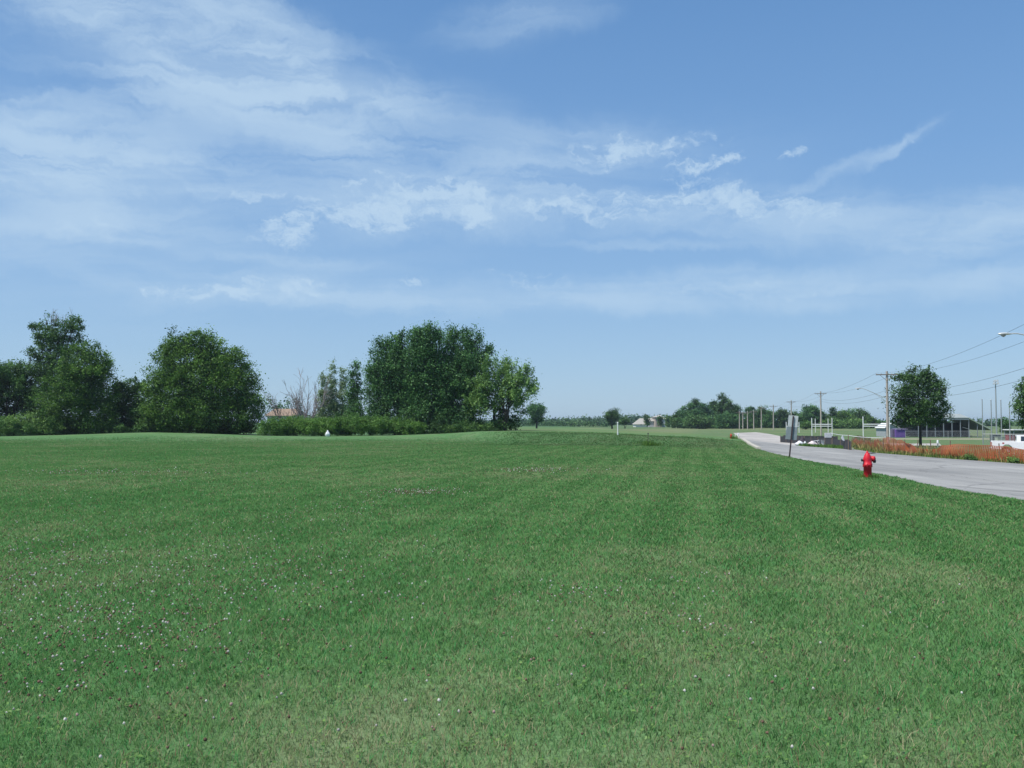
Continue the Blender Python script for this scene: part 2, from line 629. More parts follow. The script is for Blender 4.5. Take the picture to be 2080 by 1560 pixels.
gx = axis([(-3400, -1000, 300), (-1000, -300, 70), (-300, -100, 12), (-100, -30, 1.6), (-30, 62, 0.5), (62, 130, 3), (130, 400, 20), (400, 1000, 60), (1000, 3401, 300)])
gy = axis([(-300, -20, 40), (-20, 3, 2.0), (3, 40, 0.5), (40, 120, 0.7), (120, 300, 2.5), (300, 600, 15), (600, 1200, 60), (1200, 3801, 260)])
GX, GY = np.meshgrid(gx, gy)
GZ = terrain(GX, GY)
GZ = GZ - 0.09 * inside(GX, GY, RP)
nx, ny = len(gx), len(gy)
idx = np.arange(nx * ny).reshape(ny, nx)
faces = np.stack([idx[:-1, :-1], idx[:-1, 1:], idx[1:, 1:], idx[1:, :-1]], -1).reshape(-1, 4)
# natural cover of each area: mown lawn, rough field, crops
gc = lawn_col(GX, GY) * np.array([0.75, 0.75, 0.85])
PXG = W2 + F * GX / np.maximum(GY, 20)


def paint(mask, col, k=1.0):
    global gc
    m = (np.clip(mask, 0, 1) * k)[..., None]
    gc = gc * (1 - m) + np.array(col) * m


nz1 = fbm(GX * 0.03, GY * 0.03, 21, 4)
nz2 = fbm(GX * 0.012 + 5, GY * 0.05, 31, 4)
# shaded face of the bank painted darker into the ground colour, with mower streaks
bank_shade = smooth((GY - 61) / 3) * (1 - smooth((GY - 76) / 5)) * smooth((PXG - 940) / 130) * (1 - smooth((PXG - 1430) / 110))
paint(bank_shade * (0.55 + 0.8 * (fbm((GX - 0.5 * GY) * 0.55, GY * 0.06, 41, 3) - 0.3)), (0.068, 0.135, 0.048), 0.85)
# rough field behind the bank, straw coloured in strips
paint(smooth((GY - 84) / 12) * smooth((PXG - 960) / 60), (0.105, 0.175, 0.065), 0.8)
paint(smooth((GY - 84) / 12) * smooth((nz2 - 0.48) / 0.2) * smooth((PXG - 960) / 60), (0.17, 0.19, 0.09), 0.55)
paint(smooth((GY - 205) / 25) * (1 - smooth((GY - 290) / 30)) * np.clip(smooth((nz2 - 0.40) / 0.15) + smooth((PXG - 1270) / 40) * (1 - smooth((PXG - 1390) / 40)), 0, 1) * smooth((PXG - 1150) / 100), (0.36, 0.31, 0.18), 0.8)
paint(smooth((GY - 300) / 40), (0.055, 0.12, 0.045), 0.9)
# campus side: trampled grass and pale gravel
right_m = smooth((GX - 26) / 5) * smooth((GY - 20) / 10)
paint(right_m, (0.105, 0.160, 0.070), 0.8)
paint(right_m * smooth((nz1 - 0.5) / 0.15), (0.17, 0.18, 0.095), 0.5)
paint(smooth((GX - 60) / 4) * (1 - smooth((GX - 110) / 6)) * smooth((GY - 150) / 3) * (1 - smooth((GY - 158) / 3)), (0.40, 0.34, 0.26), 0.8)
paint(smooth((GX - 36) / 3) * smooth((GY - 60) / 4) * (1 - smooth((GY - 84) / 3)) * smooth((PXG - 1985) / 25), (0.26, 0.25, 0.24), 0.9)
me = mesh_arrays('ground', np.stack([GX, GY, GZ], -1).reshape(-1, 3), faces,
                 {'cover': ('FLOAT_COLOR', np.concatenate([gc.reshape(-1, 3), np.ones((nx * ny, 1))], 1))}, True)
mg = bpy.data.materials.new('ground_cover')
mg.use_nodes = True
t = mg.node_tree
p = t.nodes['Principled BSDF']
p.inputs['Roughness'].default_value = 0.95
p.inputs['Specular IOR Level'].default_value = 0.1
ga = t.nodes.new('ShaderNodeAttribute'); ga.attribute_name = 'cover'
gt = t.nodes.new('ShaderNodeTexCoord')
f1 = noise(t, gt.outputs['Object'], 2.2, 6, 0.68)
f2 = noise(t, gt.outputs['Object'], 26.0, 4, 0.7)
f3 = noise(t, gt.outputs['Object'], 0.33, 5, 0.6)
k = nmath(t, 'MULTIPLY', mrange(t, f1, 0.2, 0.8, 0.68, 1.32, False), mrange(t, f2, 0.2, 0.8, 0.65, 1.35, False))
k = nmath(t, 'MULTIPLY', k, mrange(t, f3, 0.25, 0.75, 0.84, 1.16, False))
vm = t.nodes.new('ShaderNodeVectorMath'); vm.operation = 'SCALE'
t.links.new(ga.outputs['Color'], vm.inputs[0]); t.links.new(k, vm.inputs['Scale'])
t.links.new(vm.outputs[0], p.inputs['Base Color'])
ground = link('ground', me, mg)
tag(ground, kind='structure')

# ------------------------------------------------------------------ road
bm = bmesh.new()
bvs = [bm.verts.new((x, y, 0)) for x, y in ROADP]
bm.faces.new(bvs)
bmesh.ops.triangulate(bm, faces=bm.faces[:])
for xx in np.arange(8, 80, 1.5):
    bmesh.ops.bisect_plane(bm, geom=bm.verts[:] + bm.edges[:] + bm.faces[:], plane_co=(xx, 0, 0), plane_no=(1, 0, 0))
for yy in list(np.arange(-10, 120, 3.0)) + list(np.arange(120, 330, 10)):
    bmesh.ops.bisect_plane(bm, geom=bm.verts[:] + bm.edges[:] + bm.faces[:], plane_co=(0, yy, 0), plane_no=(0, 1, 0))
bmesh.ops.remove_doubles(bm, verts=bm.verts[:], dist=0.002)
for v in bm.verts:
    v.co.z = tz(v.co.x, v.co.y) + 0.004
be = [e for e in bm.edges if e.is_boundary]
r = bmesh.ops.extrude_edge_only(bm, edges=be)
for v in [g for g in r['geom'] if isinstance(g, bmesh.types.BMVert)]:
    v.co.z -= 0.12
bmesh.ops.recalc_face_normals(bm, faces=bm.faces[:])
me = bpy.data.meshes.new('road')
bm.to_mesh(me); bm.free()
mr = bpy.data.materials.new('old_concrete_asphalt')
mr.use_nodes = True
t = mr.node_tree
p = t.nodes['Principled BSDF']
p.inputs['Roughness'].default_value = 0.85
gt = t.nodes.new('ShaderNodeTexCoord')
a1 = noise(t, gt.outputs['Object'], 0.9, 5, 0.65, 0.4, (1, 0.10, 1), math.radians(-10))
a2 = noise(t, gt.outputs['Object'], 18, 5, 0.7)
a3 = noise(t, gt.outputs['Object'], 0.25, 4, 0.6)
cr = t.nodes.new('ShaderNodeMix'); cr.data_type = 'RGBA'
t.links.new(mrange(t, nmath(t, 'ADD', nmath(t, 'MULTIPLY', a1, 0.7), nmath(t, 'MULTIPLY', a3, 0.4)), 0.42, 0.68), cr.inputs[0])
cr.inputs[6].default_value = (0.222, 0.224, 0.216, 1)
cr.inputs[7].default_value = (0.300, 0.300, 0.286, 1)
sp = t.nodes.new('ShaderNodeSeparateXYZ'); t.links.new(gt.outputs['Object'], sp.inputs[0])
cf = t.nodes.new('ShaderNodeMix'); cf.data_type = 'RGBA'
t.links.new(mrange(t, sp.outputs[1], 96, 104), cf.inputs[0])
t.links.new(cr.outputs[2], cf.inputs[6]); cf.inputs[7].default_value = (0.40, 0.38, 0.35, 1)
vm = t.nodes.new('ShaderNodeVectorMath'); vm.operation = 'SCALE'
vr = t.nodes.new('ShaderNodeTexVoronoi'); vr.feature = 'DISTANCE_TO_EDGE'
mpv = t.nodes.new('ShaderNodeMapping'); mpv.inputs['Scale'].default_value = (.22, .085, 1); mpv.inputs['Rotation'].default_value = (0, 0, math.radians(-10))
wv = t.nodes.new('ShaderNodeVectorMath'); wv.operation = 'MULTIPLY_ADD'
nwv = t.nodes.new('ShaderNodeTexNoise'); nwv.inputs['Scale'].default_value = 1.3; nwv.inputs['Detail'].default_value = 5
t.links.new(gt.outputs['Object'], nwv.inputs['Vector'])
t.links.new(nwv.outputs['Color'], wv.inputs[0]); wv.inputs[1].default_value = (1.2, 1.2, 0); t.links.new(gt.outputs['Object'], wv.inputs[2])
t.links.new(wv.outputs[0], mpv.inputs[0]); t.links.new(mpv.outputs[0], vr.inputs['Vector']); vr.inputs['Scale'].default_value = 1.0
crk = mrange(t, vr.outputs['Distance'], 0.0, 0.014, 0.62, 1.0)
a4 = noise(t, gt.outputs['Object'], 0.16, 3, 0.5, 0, (1, .35, 1), 0, (9, 3, 0))
t.links.new(cf.outputs[2], vm.inputs[0]); t.links.new(nmath(t, 'MULTIPLY', nmath(t, 'MULTIPLY', crk, mrange(t, a4, .38, .62, .86, 1.08)), mrange(t, a2, 0.25, 0.75, 0.85, 1.15, False)), vm.inputs['Scale'])
t.links.new(vm.outputs[0], p.inputs['Base Color'])
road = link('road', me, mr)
tag(road, kind='structure')

# concrete kerb at the bend and along the far edge
def kerb(pts, w=0.32, h=0.12, name='kerb'):
    dense = []
    for a, b in zip(pts[:-1], pts[1:]):
        a = Vector((*a, 0)); b = Vector((*b, 0))
        k = max(1, int((b - a).length / 1.2))
        dense += [a.lerp(b, i / k) for i in range(k)]
    dense.append(Vector((*pts[-1], 0)))
    V = []
    for i, q in enumerate(dense):
        d = (dense[min(i + 1, len(dense) - 1)] - dense[max(i - 1, 0)]).normalized()
        n = Vector((d.y, -d.x, 0))
        z = tz(q.x, q.y)
        for off, dz in ((-w / 2, -0.1), (-w / 2, h), (w / 2, h * 0.9), (w / 2 + 0.03, -0.1)):
            c = q + n * off
            V.append((c.x, c.y, z + dz))
    Fc = []
    for i in range(len(dense) - 1):
        for j in range(3):
            Fc.append((i * 4 + j, i * 4 + j + 1, i * 4 + 5 + j, i * 4 + 4 + j))
    Fc += [(0, 1, 2, 3), tuple(len(V) - 4 + q for q in (3, 2, 1, 0))]
    m = MB().add(V, Fc)
    o = m.build(name, M_CONC)
    tag(o, kind='structure')


M_CONC = mat('pale_concrete', (0.44, 0.42, 0.36), 0.85, var=0.12, scale=3)
kerb(near[6:10])
kerb(side[1:5], 0.2, 0.08)

# ------------------------------------------------------------------ grass blades
def make_grass():
    rng = np.random.default_rng(11)
    # sample distance with density ~ d^-1.5 inside a generous wedge
    def sample(n, d0, d1, pw):
        q = rng.random(n)
        e = 2 - pw
        return (d0 ** e + q * (d1 ** e - d0 ** e)) ** (1 / e)
    n = 1800000
    d = sample(n, 2.2, 95, 1.5)
    half = 0.63
    X = (rng.random(n) * 2 - 1) * (d * half + 2.4)
    Y = d
    ok = ~inside(X + (vnoise(X * 3, Y * 3, 61) - .35) * .45, Y + (vnoise(X * 3, Y * 3, 62) - .5) * .4, RP)
    ok &= ~((X > 18) & (Y > 12) & (X > np.interp(Y, [0, 60, 95], [16, 19, 24])))
    ok &= ~((Y > 60) & (rng.random(n) < smooth((Y - 60) / 32)))
    X, Y, d = X[ok], Y[ok], d[ok]
    n = len(X)
    Z = terrain(X, Y)
    dr = dryness(X, Y)
    w = np.maximum(0.0028, d * 0.0008) * (0.6 + 0.8 * rng.random(n))
    tall = 0.042 * (0.55 + 0.7 * rng.random(n)) * (1.1 - 0.35 * np.clip(dr, 0, 1)) * (0.8 + 0.5 * fbm(X * 2.3, Y * 2.3, 77, 3))
    tall = tall * np.interp(d, [0, 20, 95], [1, 0.85, 0.55])
    tall[rng.random(n) < 0.012] *= 1.7
    yaw = rng.random(n) * 2 * math.pi
    lean = (0.55 + 1.15 * rng.random(n)) * tall
    ld = rng.random(n) * 2 * math.pi
    # mower lanes lay the grass towards or away from the camp in turn
    st_ = stripes(X, Y)
    lay = np.where(st_ > 0, math.pi / 2 + .2, -math.pi / 2 + .2) + rng.normal(0, .7, n)
    ld = np.where(rng.random(n) < 0.17, lay, ld)
    yaw = ld + math.pi / 2 + rng.normal(0, .5, n)
    lx, ly = np.cos(ld) * lean, np.sin(ld) * lean
    cx, cy = np.cos(yaw) * w / 2, np.sin(yaw) * w / 2
    V = np.empty((n, 5, 3), np.float32)
    V[:, 0] = np.stack([X - cx, Y - cy, Z - 0.005], -1)
    V[:, 1] = np.stack([X + cx, Y + cy, Z - 0.005], -1)
    V[:, 2] = np.stack([X + cx * .8 + lx * .35, Y + cy * .8 + ly * .35, Z + tall * 0.6], -1)
    V[:, 3] = np.stack([X - cx * .8 + lx * .35, Y - cy * .8 + ly * .35, Z + tall * 0.6], -1)
    V[:, 4] = np.stack([X + lx, Y + ly, Z + tall], -1)
    b = np.arange(n, dtype=np.int32)[:, None] * 5
    tri = np.concatenate([b + np.array([[0, 1, 2]]), b + np.array([[0, 2, 3]]), b + np.array([[3, 2, 4]])], 1).reshape(-1, 3)
    col = lawn_col(X, Y)
    jit = rng.normal(0, 1, n) * np.interp(d, [0, 10, 40], [.20, .15, .08])
    dead = (rng.random(n) < (0.08 + 0.24 * np.clip(dr, 0, 1)) * np.interp(d, [0, 12, 40], [1, .7, .3]))
    col = col * (1 + np.clip(jit, -.5, .6))[:, None]
    col[dead] = np.array([0.34, 0.31, 0.19]) * (0.6 + 0.6 * rng.random(dead.sum()))[:, None]
    brown = rng.random(n) < 0.02
    col[brown] = np.array([0.20, 0.12, 0.08])
    vivid = rng.random(n) < 0.12 * np.interp(d, [0, 12, 40], [1, .8, .4])
    col[vivid] = np.array([0.065, 0.26, 0.08]) * (0.7 + 0.6 * rng.random(vivid.sum()))[:, None]
    blade_shade = smooth((Y - 61) / 3) * (1 - smooth((Y - 76) / 5)) * smooth((W2 + F * X / Y - 940) / 130) * (1 - smooth((W2 + F * X / Y - 1430) / 110))
    col = col * (1 - 0.36 * blade_shade * (0.5 + 1.0 * fbm((X - 0.5 * Y) * 0.55, Y * 0.06, 41, 3)))[:, None]  # same bank shade painted into the blade colours, in streaks
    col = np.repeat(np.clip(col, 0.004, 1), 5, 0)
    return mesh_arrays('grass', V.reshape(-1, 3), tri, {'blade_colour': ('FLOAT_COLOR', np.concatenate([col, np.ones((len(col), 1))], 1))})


mb_ = bpy.data.materials.new('lawn_blades')
mb_.use_nodes = True
t = mb_.node_tree
t.nodes.clear()
a = t.nodes.new('ShaderNodeAttribute'); a.attribute_name = 'blade_colour'
d_ = t.nodes.new('ShaderNodeBsdfDiffuse'); tr_ = t.nodes.new('ShaderNodeBsdfTranslucent')
t.links.new(a.outputs['Color'], d_.inputs[0]); t.links.new(a.outputs['Color'], tr_.inputs[0])
s_ = t.nodes.new('ShaderNodeMixShader'); s_.inputs[0].default_value = 0.35
t.links.new(d_.outputs[0], s_.inputs[1]); t.links.new(tr_.outputs[0], s_.inputs[2])
o_ = t.nodes.new('ShaderNodeOutputMaterial'); t.links.new(s_.outputs[0], o_.inputs[0])
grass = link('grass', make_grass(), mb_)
tag(grass, 'short mown green lawn grass with dry tan patches', 'grass', kind='stuff')


# clover heads, white and faded brown, in drifts over the lawn
def make_clover():
    rng = np.random.default_rng(5)
    P = []
    def drift(n, px, y, sx_, sy_):
        for _ in range(n):
            a = px + rng.normal(0, sx_); b = y + rng.normal(0, sy_)
            if b < 890 or b > 1600: continue
            h = hit(a, b)
            if h[1] < 100 and not inside(np.array(h[0]), np.array(h[1]), RP):
                P.append(h)
    drift(620, 150, 1150, 330, 60)
    drift(240, 520, 1130, 200, 70)
    drift(90, 40, 1130, 60, 60)
    drift(170, 840, 1003, 40, 3.5)
    drift(60, 700, 1040, 60, 12)
    drift(90, 1090, 957, 45, 2.5)
    drift(140, 250, 962, 130, 3.5)
    drift(120, 220, 1290, 120, 40)
    drift(26, 360, 1290, 50, 25)
    drift(60, 560, 1200, 200, 40)
    drift(40, 1160, 1215, 60, 10)
    drift(26, 1390, 1275, 45, 16)
    drift(30, 1420, 1190, 50, 25)
    drift(30, 1700, 1300, 250, 120)
    drift(60, 900, 1350, 400, 100)
    drift(130, 150, 1320, 200, 90)
    P = np.array(P)
    n = len(P)
    nb = int(n * 0.9)
    B = P[rng.integers(0, n, nb)] + rng.normal(0, 0.25, (nb, 2))
    allp = np.concatenate([P, B])
    white = np.concatenate([rng.random(n) < 0.72, np.zeros(nb, bool)])
    V = []; Fc = []; C = []
    for (x, y), wh in zip(allp, white):
        d = y
        r = max(0.0090, d * 0.00058) * rng.uniform(0.6, 1.25)
        z = tz(x, y) + rng.uniform(0.045, 0.07)
        if not wh: z -= 0.012
        b = len(V)
        for ring, hz in ((0.0, -1), (0.85, -0.45), (0.95, 0.2), (0.5, 0.85), (0.0, 1.0)):
            if ring == 0:
                V.append((x, y, z + hz * r))
            else:
                for k in range(6):
                    w = k * math.pi / 3 + ring
                    V.append((x + math.cos(w) * r * ring * rng.uniform(.6, 1.25), y + math.sin(w) * r * ring * rng.uniform(.6, 1.25), z + hz * r * rng.uniform(.5, 1)))
        for k in range(6):
            k2 = (k + 1) % 6
            Fc += [(b, b + 1 + k2, b + 1 + k), (b + 19, b + 13 + k, b + 13 + k2)]
            for q in (0, 1):
                i0 = b + 1 + q * 6
                Fc += [(i0 + k, i0 + k2, i0 + 6 + k2), (i0 + k, i0 + 6 + k2, i0 + 6 + k)]
        c = np.array([0.72, 0.70, 0.66]) * rng.uniform(.6, 1.1) if wh else np.array([0.20, 0.135, 0.10]) * rng.uniform(.7, 1.5)
        if wh and rng.random() < .25: c = np.array([0.45, 0.33, 0.30])
        C += [(*c, 1)] * 20
    return mesh_arrays('clover_flowers', np.array(V), np.array(Fc), {'blade_colour': ('FLOAT_COLOR', np.array(C))}, True)


tag(link('clover_flowers', make_clover(), mb_), 'white and faded brown clover heads scattered through the lawn', 'clover', kind='stuff')

# ------------------------------------------------------------------ trees
F_DEEP = foliage_mat('foliage_deep_green', (0.021, 0.059, 0.02), (0.132, 0.258, 0.072), 0.25)
F_MAPLE = foliage_mat('foliage_maple_green', (0.028, 0.079, 0.02), (0.178, 0.33, 0.06), 0.3)
F_COTTON = foliage_mat('foliage_cottonwood', (0.03, 0.091, 0.035), (0.157, 0.33, 0.105), 0.3)
F_PALE = foliage_mat('foliage_pale_poplar', (0.17, 0.26, 0.14), (0.36, 0.47, 0.26), 0.4)
F_WILLOW = foliage_mat('foliage_yellow_willow', (0.065, 0.16, 0.035), (0.17, 0.32, 0.065), 0.3)
F_SILVER = foliage_mat('foliage_light_cottonwood', (0.07, 0.166, 0.052), (0.28, 0.454, 0.131), 0.35)
F_WEED = foliage_mat('foliage_dry_weeds', (0.105, 0.149, 0.044), (0.507, 0.417, 0.171), 0.3)
F_BUSH = foliage_mat('foliage_green_bush', (0.052, 0.131, 0.037), (0.216, 0.368, 0.101), 0.3)
F_BLUE = foliage_mat('foliage_far_woods', (0.032, 0.088, 0.036), (0.115, 0.221, 0.081), 0.2)


def leaf_mesh(name, C, size, rng, tint, up=0.35, aspect=0.6):
    n = len(C)
    nrm = rng.normal(0, 1, (n, 3)); nrm[:, 2] = np.abs(nrm[:, 2]) + up
    nrm /= np.linalg.norm(nrm, axis=1)[:, None]
    r = rng.normal(0, 1, (n, 3))
    a = np.cross(nrm, r); a /= np.linalg.norm(a, axis=1)[:, None] + 1e-9
    b = np.cross(nrm, a)
    s = size * (0.6 + 0.8 * rng.random(n))
    a = a * s[:, None] * 0.5; b = b * s[:, None] * 0.5 * aspect
    V = np.stack([C - a, C - b + nrm * s[:, None] * .08, C + a, C + b + nrm * s[:, None] * .08], 1).reshape(-1, 3)
    Fc = np.arange(n * 4, dtype=np.int32).reshape(n, 4)
    return mesh_arrays(name, V, Fc, {'tint': ('FLOAT', np.repeat(tint, 4))})


def crown(lobes, dens, clump, leaf, rng, per=26, hollow=0.25, ragged=0.2, flat=1.0, spikes=0, slen=1.0):
    """lobes: (centre Vector, rx, ry, rz). returns leaf centres and tint"""
    cs = []; ts = []
    for c, rx, ry, rz in lobes:
        area = (rx * rz + rx * ry + ry * rz) * 4.2
        nc = max(6, int(area * dens))
        d = rng.normal(0, 1, (nc, 3)); d /= np.linalg.norm(d, axis=1)[:, None]
        r = hollow + (1 - hollow) * rng.random(nc) ** 0.45
        r *= 1 + ragged * rng.normal(0, 1, nc) * (r > 0.7)
        P = d * r[:, None] * np.array([rx, ry, rz]) + np.array(c)
        P = P + rng.normal(0, clump * 0.35, P.shape)
        lobe_t = rng.normal(0, 0.10)
        m = rng.integers(int(per * 0.4), int(per * 1.5), nc)
        who = np.repeat(np.arange(nc), m)
        off = rng.normal(0, 1, (len(who), 3)) * clump * (0.55 + 0.7 * rng.random(nc))[who][:, None]
        off[:, 2] *= flat
        cs.append(P[who] + off)
        ct = 0.40 + lobe_t + rng.normal(0, 0.27, nc)
        ts.append(ct[who] + rng.normal(0, 0.14, len(who)))
    if spikes:
        # leafy shoots that stand clear of the outline
        w = np.array([rx * rz for _, rx, ry, rz in lobes]); w = w / w.sum()
        for q in range(spikes):
            c, rx, ry, rz = lobes[rng.choice(len(lobes), p=w)]
            d = rng.normal(0, 1, 3); d[2] = abs(d[2]) * 1.1; d /= np.linalg.norm(d)
            a = np.array(c) + d * np.array([rx, ry, rz]) * 0.88
            g = d * 0.5 + np.array([0, 0, 1.0]); g /= np.linalg.norm(g)
            L_ = slen * rng.uniform(.5, 1.2)
            k_ = int(26 + 22 * L_)
            u_ = rng.random(k_)
            cs.append(a + g * (u_ * L_)[:, None] + rng.normal(0, 1, (k_, 3)) * (0.17 * (1.15 - u_))[:, None])
            ts.append(rng.normal(.5, .12) + rng.normal(0, .12, k_))
    C = np.concatenate(cs); T = np.clip(np.concatenate(ts), 0, 1)
    return C, T


def limb(m, a, b, r0, r1, rng, wob=0.08, seg=5, n=6):
    a = Vector(a); b = Vector(b)
    L = (b - a).length
    pts = []
    for i in range(seg + 1):
        t_ = i / seg
        p_ = a.lerp(b, t_)
        if 0 < i < seg:
            p_ += Vector(rng.normal(0, wob * L * 0.35, 3))
        # limbs start steeply and bend outwards
        p_ = p_ + Vector((a.x - b.x, a.y - b.y, 0)) * 0.18 * math.sin(math.pi * t_)
        pts.append(p_)
    m.tube(pts, [r0 + (r1 - r0) * i / seg for i in range(seg + 1)], n, caps=False)
    return pts


def tree(name, label, base, lobes, fmat, cat='tree', group=None, seed=1, trunk_r=0.22, fork=0.3, dens=1.4, clump=0.35,
         leaf=0.24, per=26, hollow=0.25, ragged=0.16, bark=None, up=0.35, stems=1, flat=0.75, min_z=None, twigs=0, spikes=None, slen=.6):
    """base Vector on the ground; lobes in world coordinates"""
    rng = np.random.default_rng(seed)
    base = Vector(base)
    leaf *= .86
    per = int(per * 2.6)
    if spikes is None:
        spikes = int(5 * len(lobes)) if base.y < 130 and cat == 'tree' else 0
    o = thing(name, label, cat, base, group)
    L = [(Vector(c) - base, rx, ry, rz) for c, rx, ry, rz in lobes]
    C, T = crown(L, dens, clump, leaf, rng, per, hollow, ragged, flat, spikes, slen)
    k = C[:, 2] > (0.02 if min_z is None else min_z)
    C, T = C[k], T[k]
    link('crown', leaf_mesh('crown', C, leaf, rng, T, up), fmat, o)
    top = max(c.z + rz for c, _, _, rz in L)
    m = MB()
    cen = sum((c for c, *_ in L), Vector()) / len(L)
    for s in range(stems):
        off = Vector((rng.uniform(-1, 1), rng.uniform(-1, 1), 0)) * (0.0 if stems == 1 else trunk_r * 3)
        fk = Vector((cen.x * 0.25, cen.y * 0.25, top * fork)) + off * 2.0
        b0 = off + Vector((0, 0, -0.25))
        m.tube([b0, b0.lerp(fk, 0.15) , b0.lerp(fk, .55), fk], [trunk_r * 1.35, trunk_r * 1.02, trunk_r * .9, trunk_r * .75], 9, caps=False)
        for i, (c, rx, ry, rz) in enumerate(L):
            if stems > 1 and i % stems != s:
                continue
            tip = c + Vector((0, 0, rz * 0.35))
            r0 = trunk_r * (0.62 if len(L) < 6 else 0.45)
            pts = limb(m, fk - Vector((0, 0, 0.1)), tip, r0, r0 * 0.25, rng)
            for q in range(4):
                st = pts[rng.integers(2, len(pts))]
                dd = rng.normal(0, 1, 3); dd /= np.linalg.norm(dd); dd[2] = abs(dd[2])
                en = c + Vector(dd * np.array([rx, ry, rz]) * 0.85)
                limb(m, st, en, r0 * 0.3, r0 * 0.08, rng, seg=3, n=5)
    m.build('trunk', bark or M_BARK, o, recalc=False)
    if twigs:
        mt = MB()
        for q in range(twigs):
            c, rx, ry, rz = L[0]
            a = c + Vector((rng.uniform(-1, 1) * rx * .7, rng.uniform(-.5, .5) * ry, rz * 0.5))
            b = a + Vector((rng.normal(0, .35), rng.normal(0, .3), rz * rng.uniform(.7, 1.25)))
            pts = limb(mt, a, b, 0.03, 0.008, rng, seg=4, n=4)
            for _ in range(4):
                s0 = pts[rng.integers(1, 4)]
                limb(mt, s0, s0 + Vector((rng.normal(0, .35), rng.normal(0, .3), rng.uniform(.3, .8))), 0.015, 0.006, rng, seg=2, n=3)
        mt.build('dead_twigs', M_DEADWOOD, o, recalc=False)
    return o


def pl_lobes(Y, lst, depth=0.9, rng=None, jit=0.6, drop=0.0):
    """lobes from picture positions (x, y, rx, ry) at forward distance Y"""
    rng = rng or np.random.default_rng(3)
    out = []
    for x, y, rx, ry in lst:
        dy = rng.uniform(-1, 1) * jit * rx / F * Y
        c = at(x, y + (drop if y < 800 else 0), Y + dy)
        s = (Y + dy) / F
        out.append((c, rx * s, rx * s * depth, ry * s))
    return out


# left thicket -------------------------------------------------------
tree('tree', 'dark bushy tree mass at the far left edge of the lawn', gnd(20, 106),
     pl_lobes(106, [(-40, 800, 75, 75), (30, 800, 62, 62), (-90, 830, 70, 60), (60, 790, 45, 48), (20, 760, 30, 26), (90, 840, 50, 45)], rng=np.random.default_rng(1)),
     F_DEEP, seed=21, dens=1.5, stems=3, trunk_r=0.16)
tree('tree', 'tall ragged dark tree with bare twigs at its top, left', gnd(115, 110),
     pl_lobes(110, [(115, 668, 34, 28), (84, 672, 16, 26), (64, 655, 13, 11), (150, 650, 14, 22), (100, 712, 44, 38), (145, 690, 20, 30), (118, 760, 46, 50), (85, 735, 26, 30)], rng=np.random.default_rng(2), drop=8),
     F_DEEP, seed=22, dens=1.2, clump=0.32, ragged=0.22, hollow=0.15, trunk_r=0.2, twigs=16)
tree('tree', 'mid green tree in front of the tall ragged one, left', gnd(165, 104),
     pl_lobes(104, [(165, 745, 46, 46), (150, 790, 58, 50), (190, 780, 38, 52), (130, 835, 55, 45), (195, 840, 42, 48), (175, 718, 26, 20), (207, 745, 16, 26)], rng=np.random.default_rng(3)),
     F_MAPLE, seed=23, spikes=60, clump=.40, dens=1.4, ragged=0.2, stems=2, trunk_r=0.15)
tree('tree', 'low dark tree filling the gap before the big round tree', gnd(262, 107),
     pl_lobes(107, [(240, 815, 34, 38), (280, 805, 34, 36), (262, 850, 50, 34), (300, 850, 36, 36), (242, 790, 14, 18), (285, 783, 12, 12)], rng=np.random.default_rng(4)),
     F_DEEP, seed=24, dens=1.6, stems=2, trunk_r=0.12)
tree('maple_tree', 'big round dense green tree, largest of the left group', gnd(415, 104),
     pl_lobes(104, [(390, 760, 82, 76), (425, 790, 100, 70), (345, 745, 38, 50), (360, 700, 30, 26), (405, 700, 42, 26), (450, 745, 50, 44),
                    (485, 790, 42, 52), (350, 820, 50, 55), (440, 840, 85, 42), (505, 835, 30, 44), (320, 850, 36, 34), (385, 845, 60, 38), (310, 790, 18, 30)], depth=.7, rng=np.random.default_rng(5), jit=.1),
     F_MAPLE, seed=25, spikes=150, slen=.6, clump=.42, dens=1.5, ragged=0.11, stems=3, trunk_r=0.2)
for i, (x, y, rx, ry, Y, lab) in enumerate([
        (160, 866, 48, 20, 105, 'dark undergrowth below the mid green tree'), (355, 868, 50, 18, 106, 'dark undergrowth under the left half of the big round tree'),
        (460, 868, 60, 18, 106, 'dark undergrowth under the right half of the big round tree'), (262, 866, 50, 20, 108, 'dark undergrowth behind the reddish little bush'),
        (30, 862, 46, 22, 103, 'low leafy bush at the foot of the leftmost trees'),
        (95, 868, 42, 18, 102.6, 'pale green low bush under the mid green tree'),
        (225, 872, 34, 12, 103, 'small dark bush below the low dark tree'),
        (285, 873, 20, 10, 102.6, 'reddish brown little bush beside the big round tree')]):
    tree('bush', lab, gnd(x, Y), pl_lobes(Y, [(x - rx * .45, y + 2, rx * .6, ry * .8), (x + rx * .4, y, rx * .6, ry), (x, y + 4, rx * .7, ry * .8)]),
         F_BUSH if i in (4, 5) else F_DEEP, 'bush', 'low bushes along the left thicket', seed=60 + i, dens=2.6, clump=0.25, leaf=0.2, stems=3, trunk_r=0.05)

# pale poplars, dead shrubs, willow scrub ------------------------------
def spire(Y, x, top, bot, w, lean=0):
    n_ = 5
    out = []
    for i in range(n_):
        t_ = i / (n_ - 1)
        y = bot + (top - bot) * (t_ * 0.86 + 0.06)
        out.append((x + lean * t_, y, w * (1.0 - 0.62 * t_), (bot - top) / n_ * 0.8))
    return out


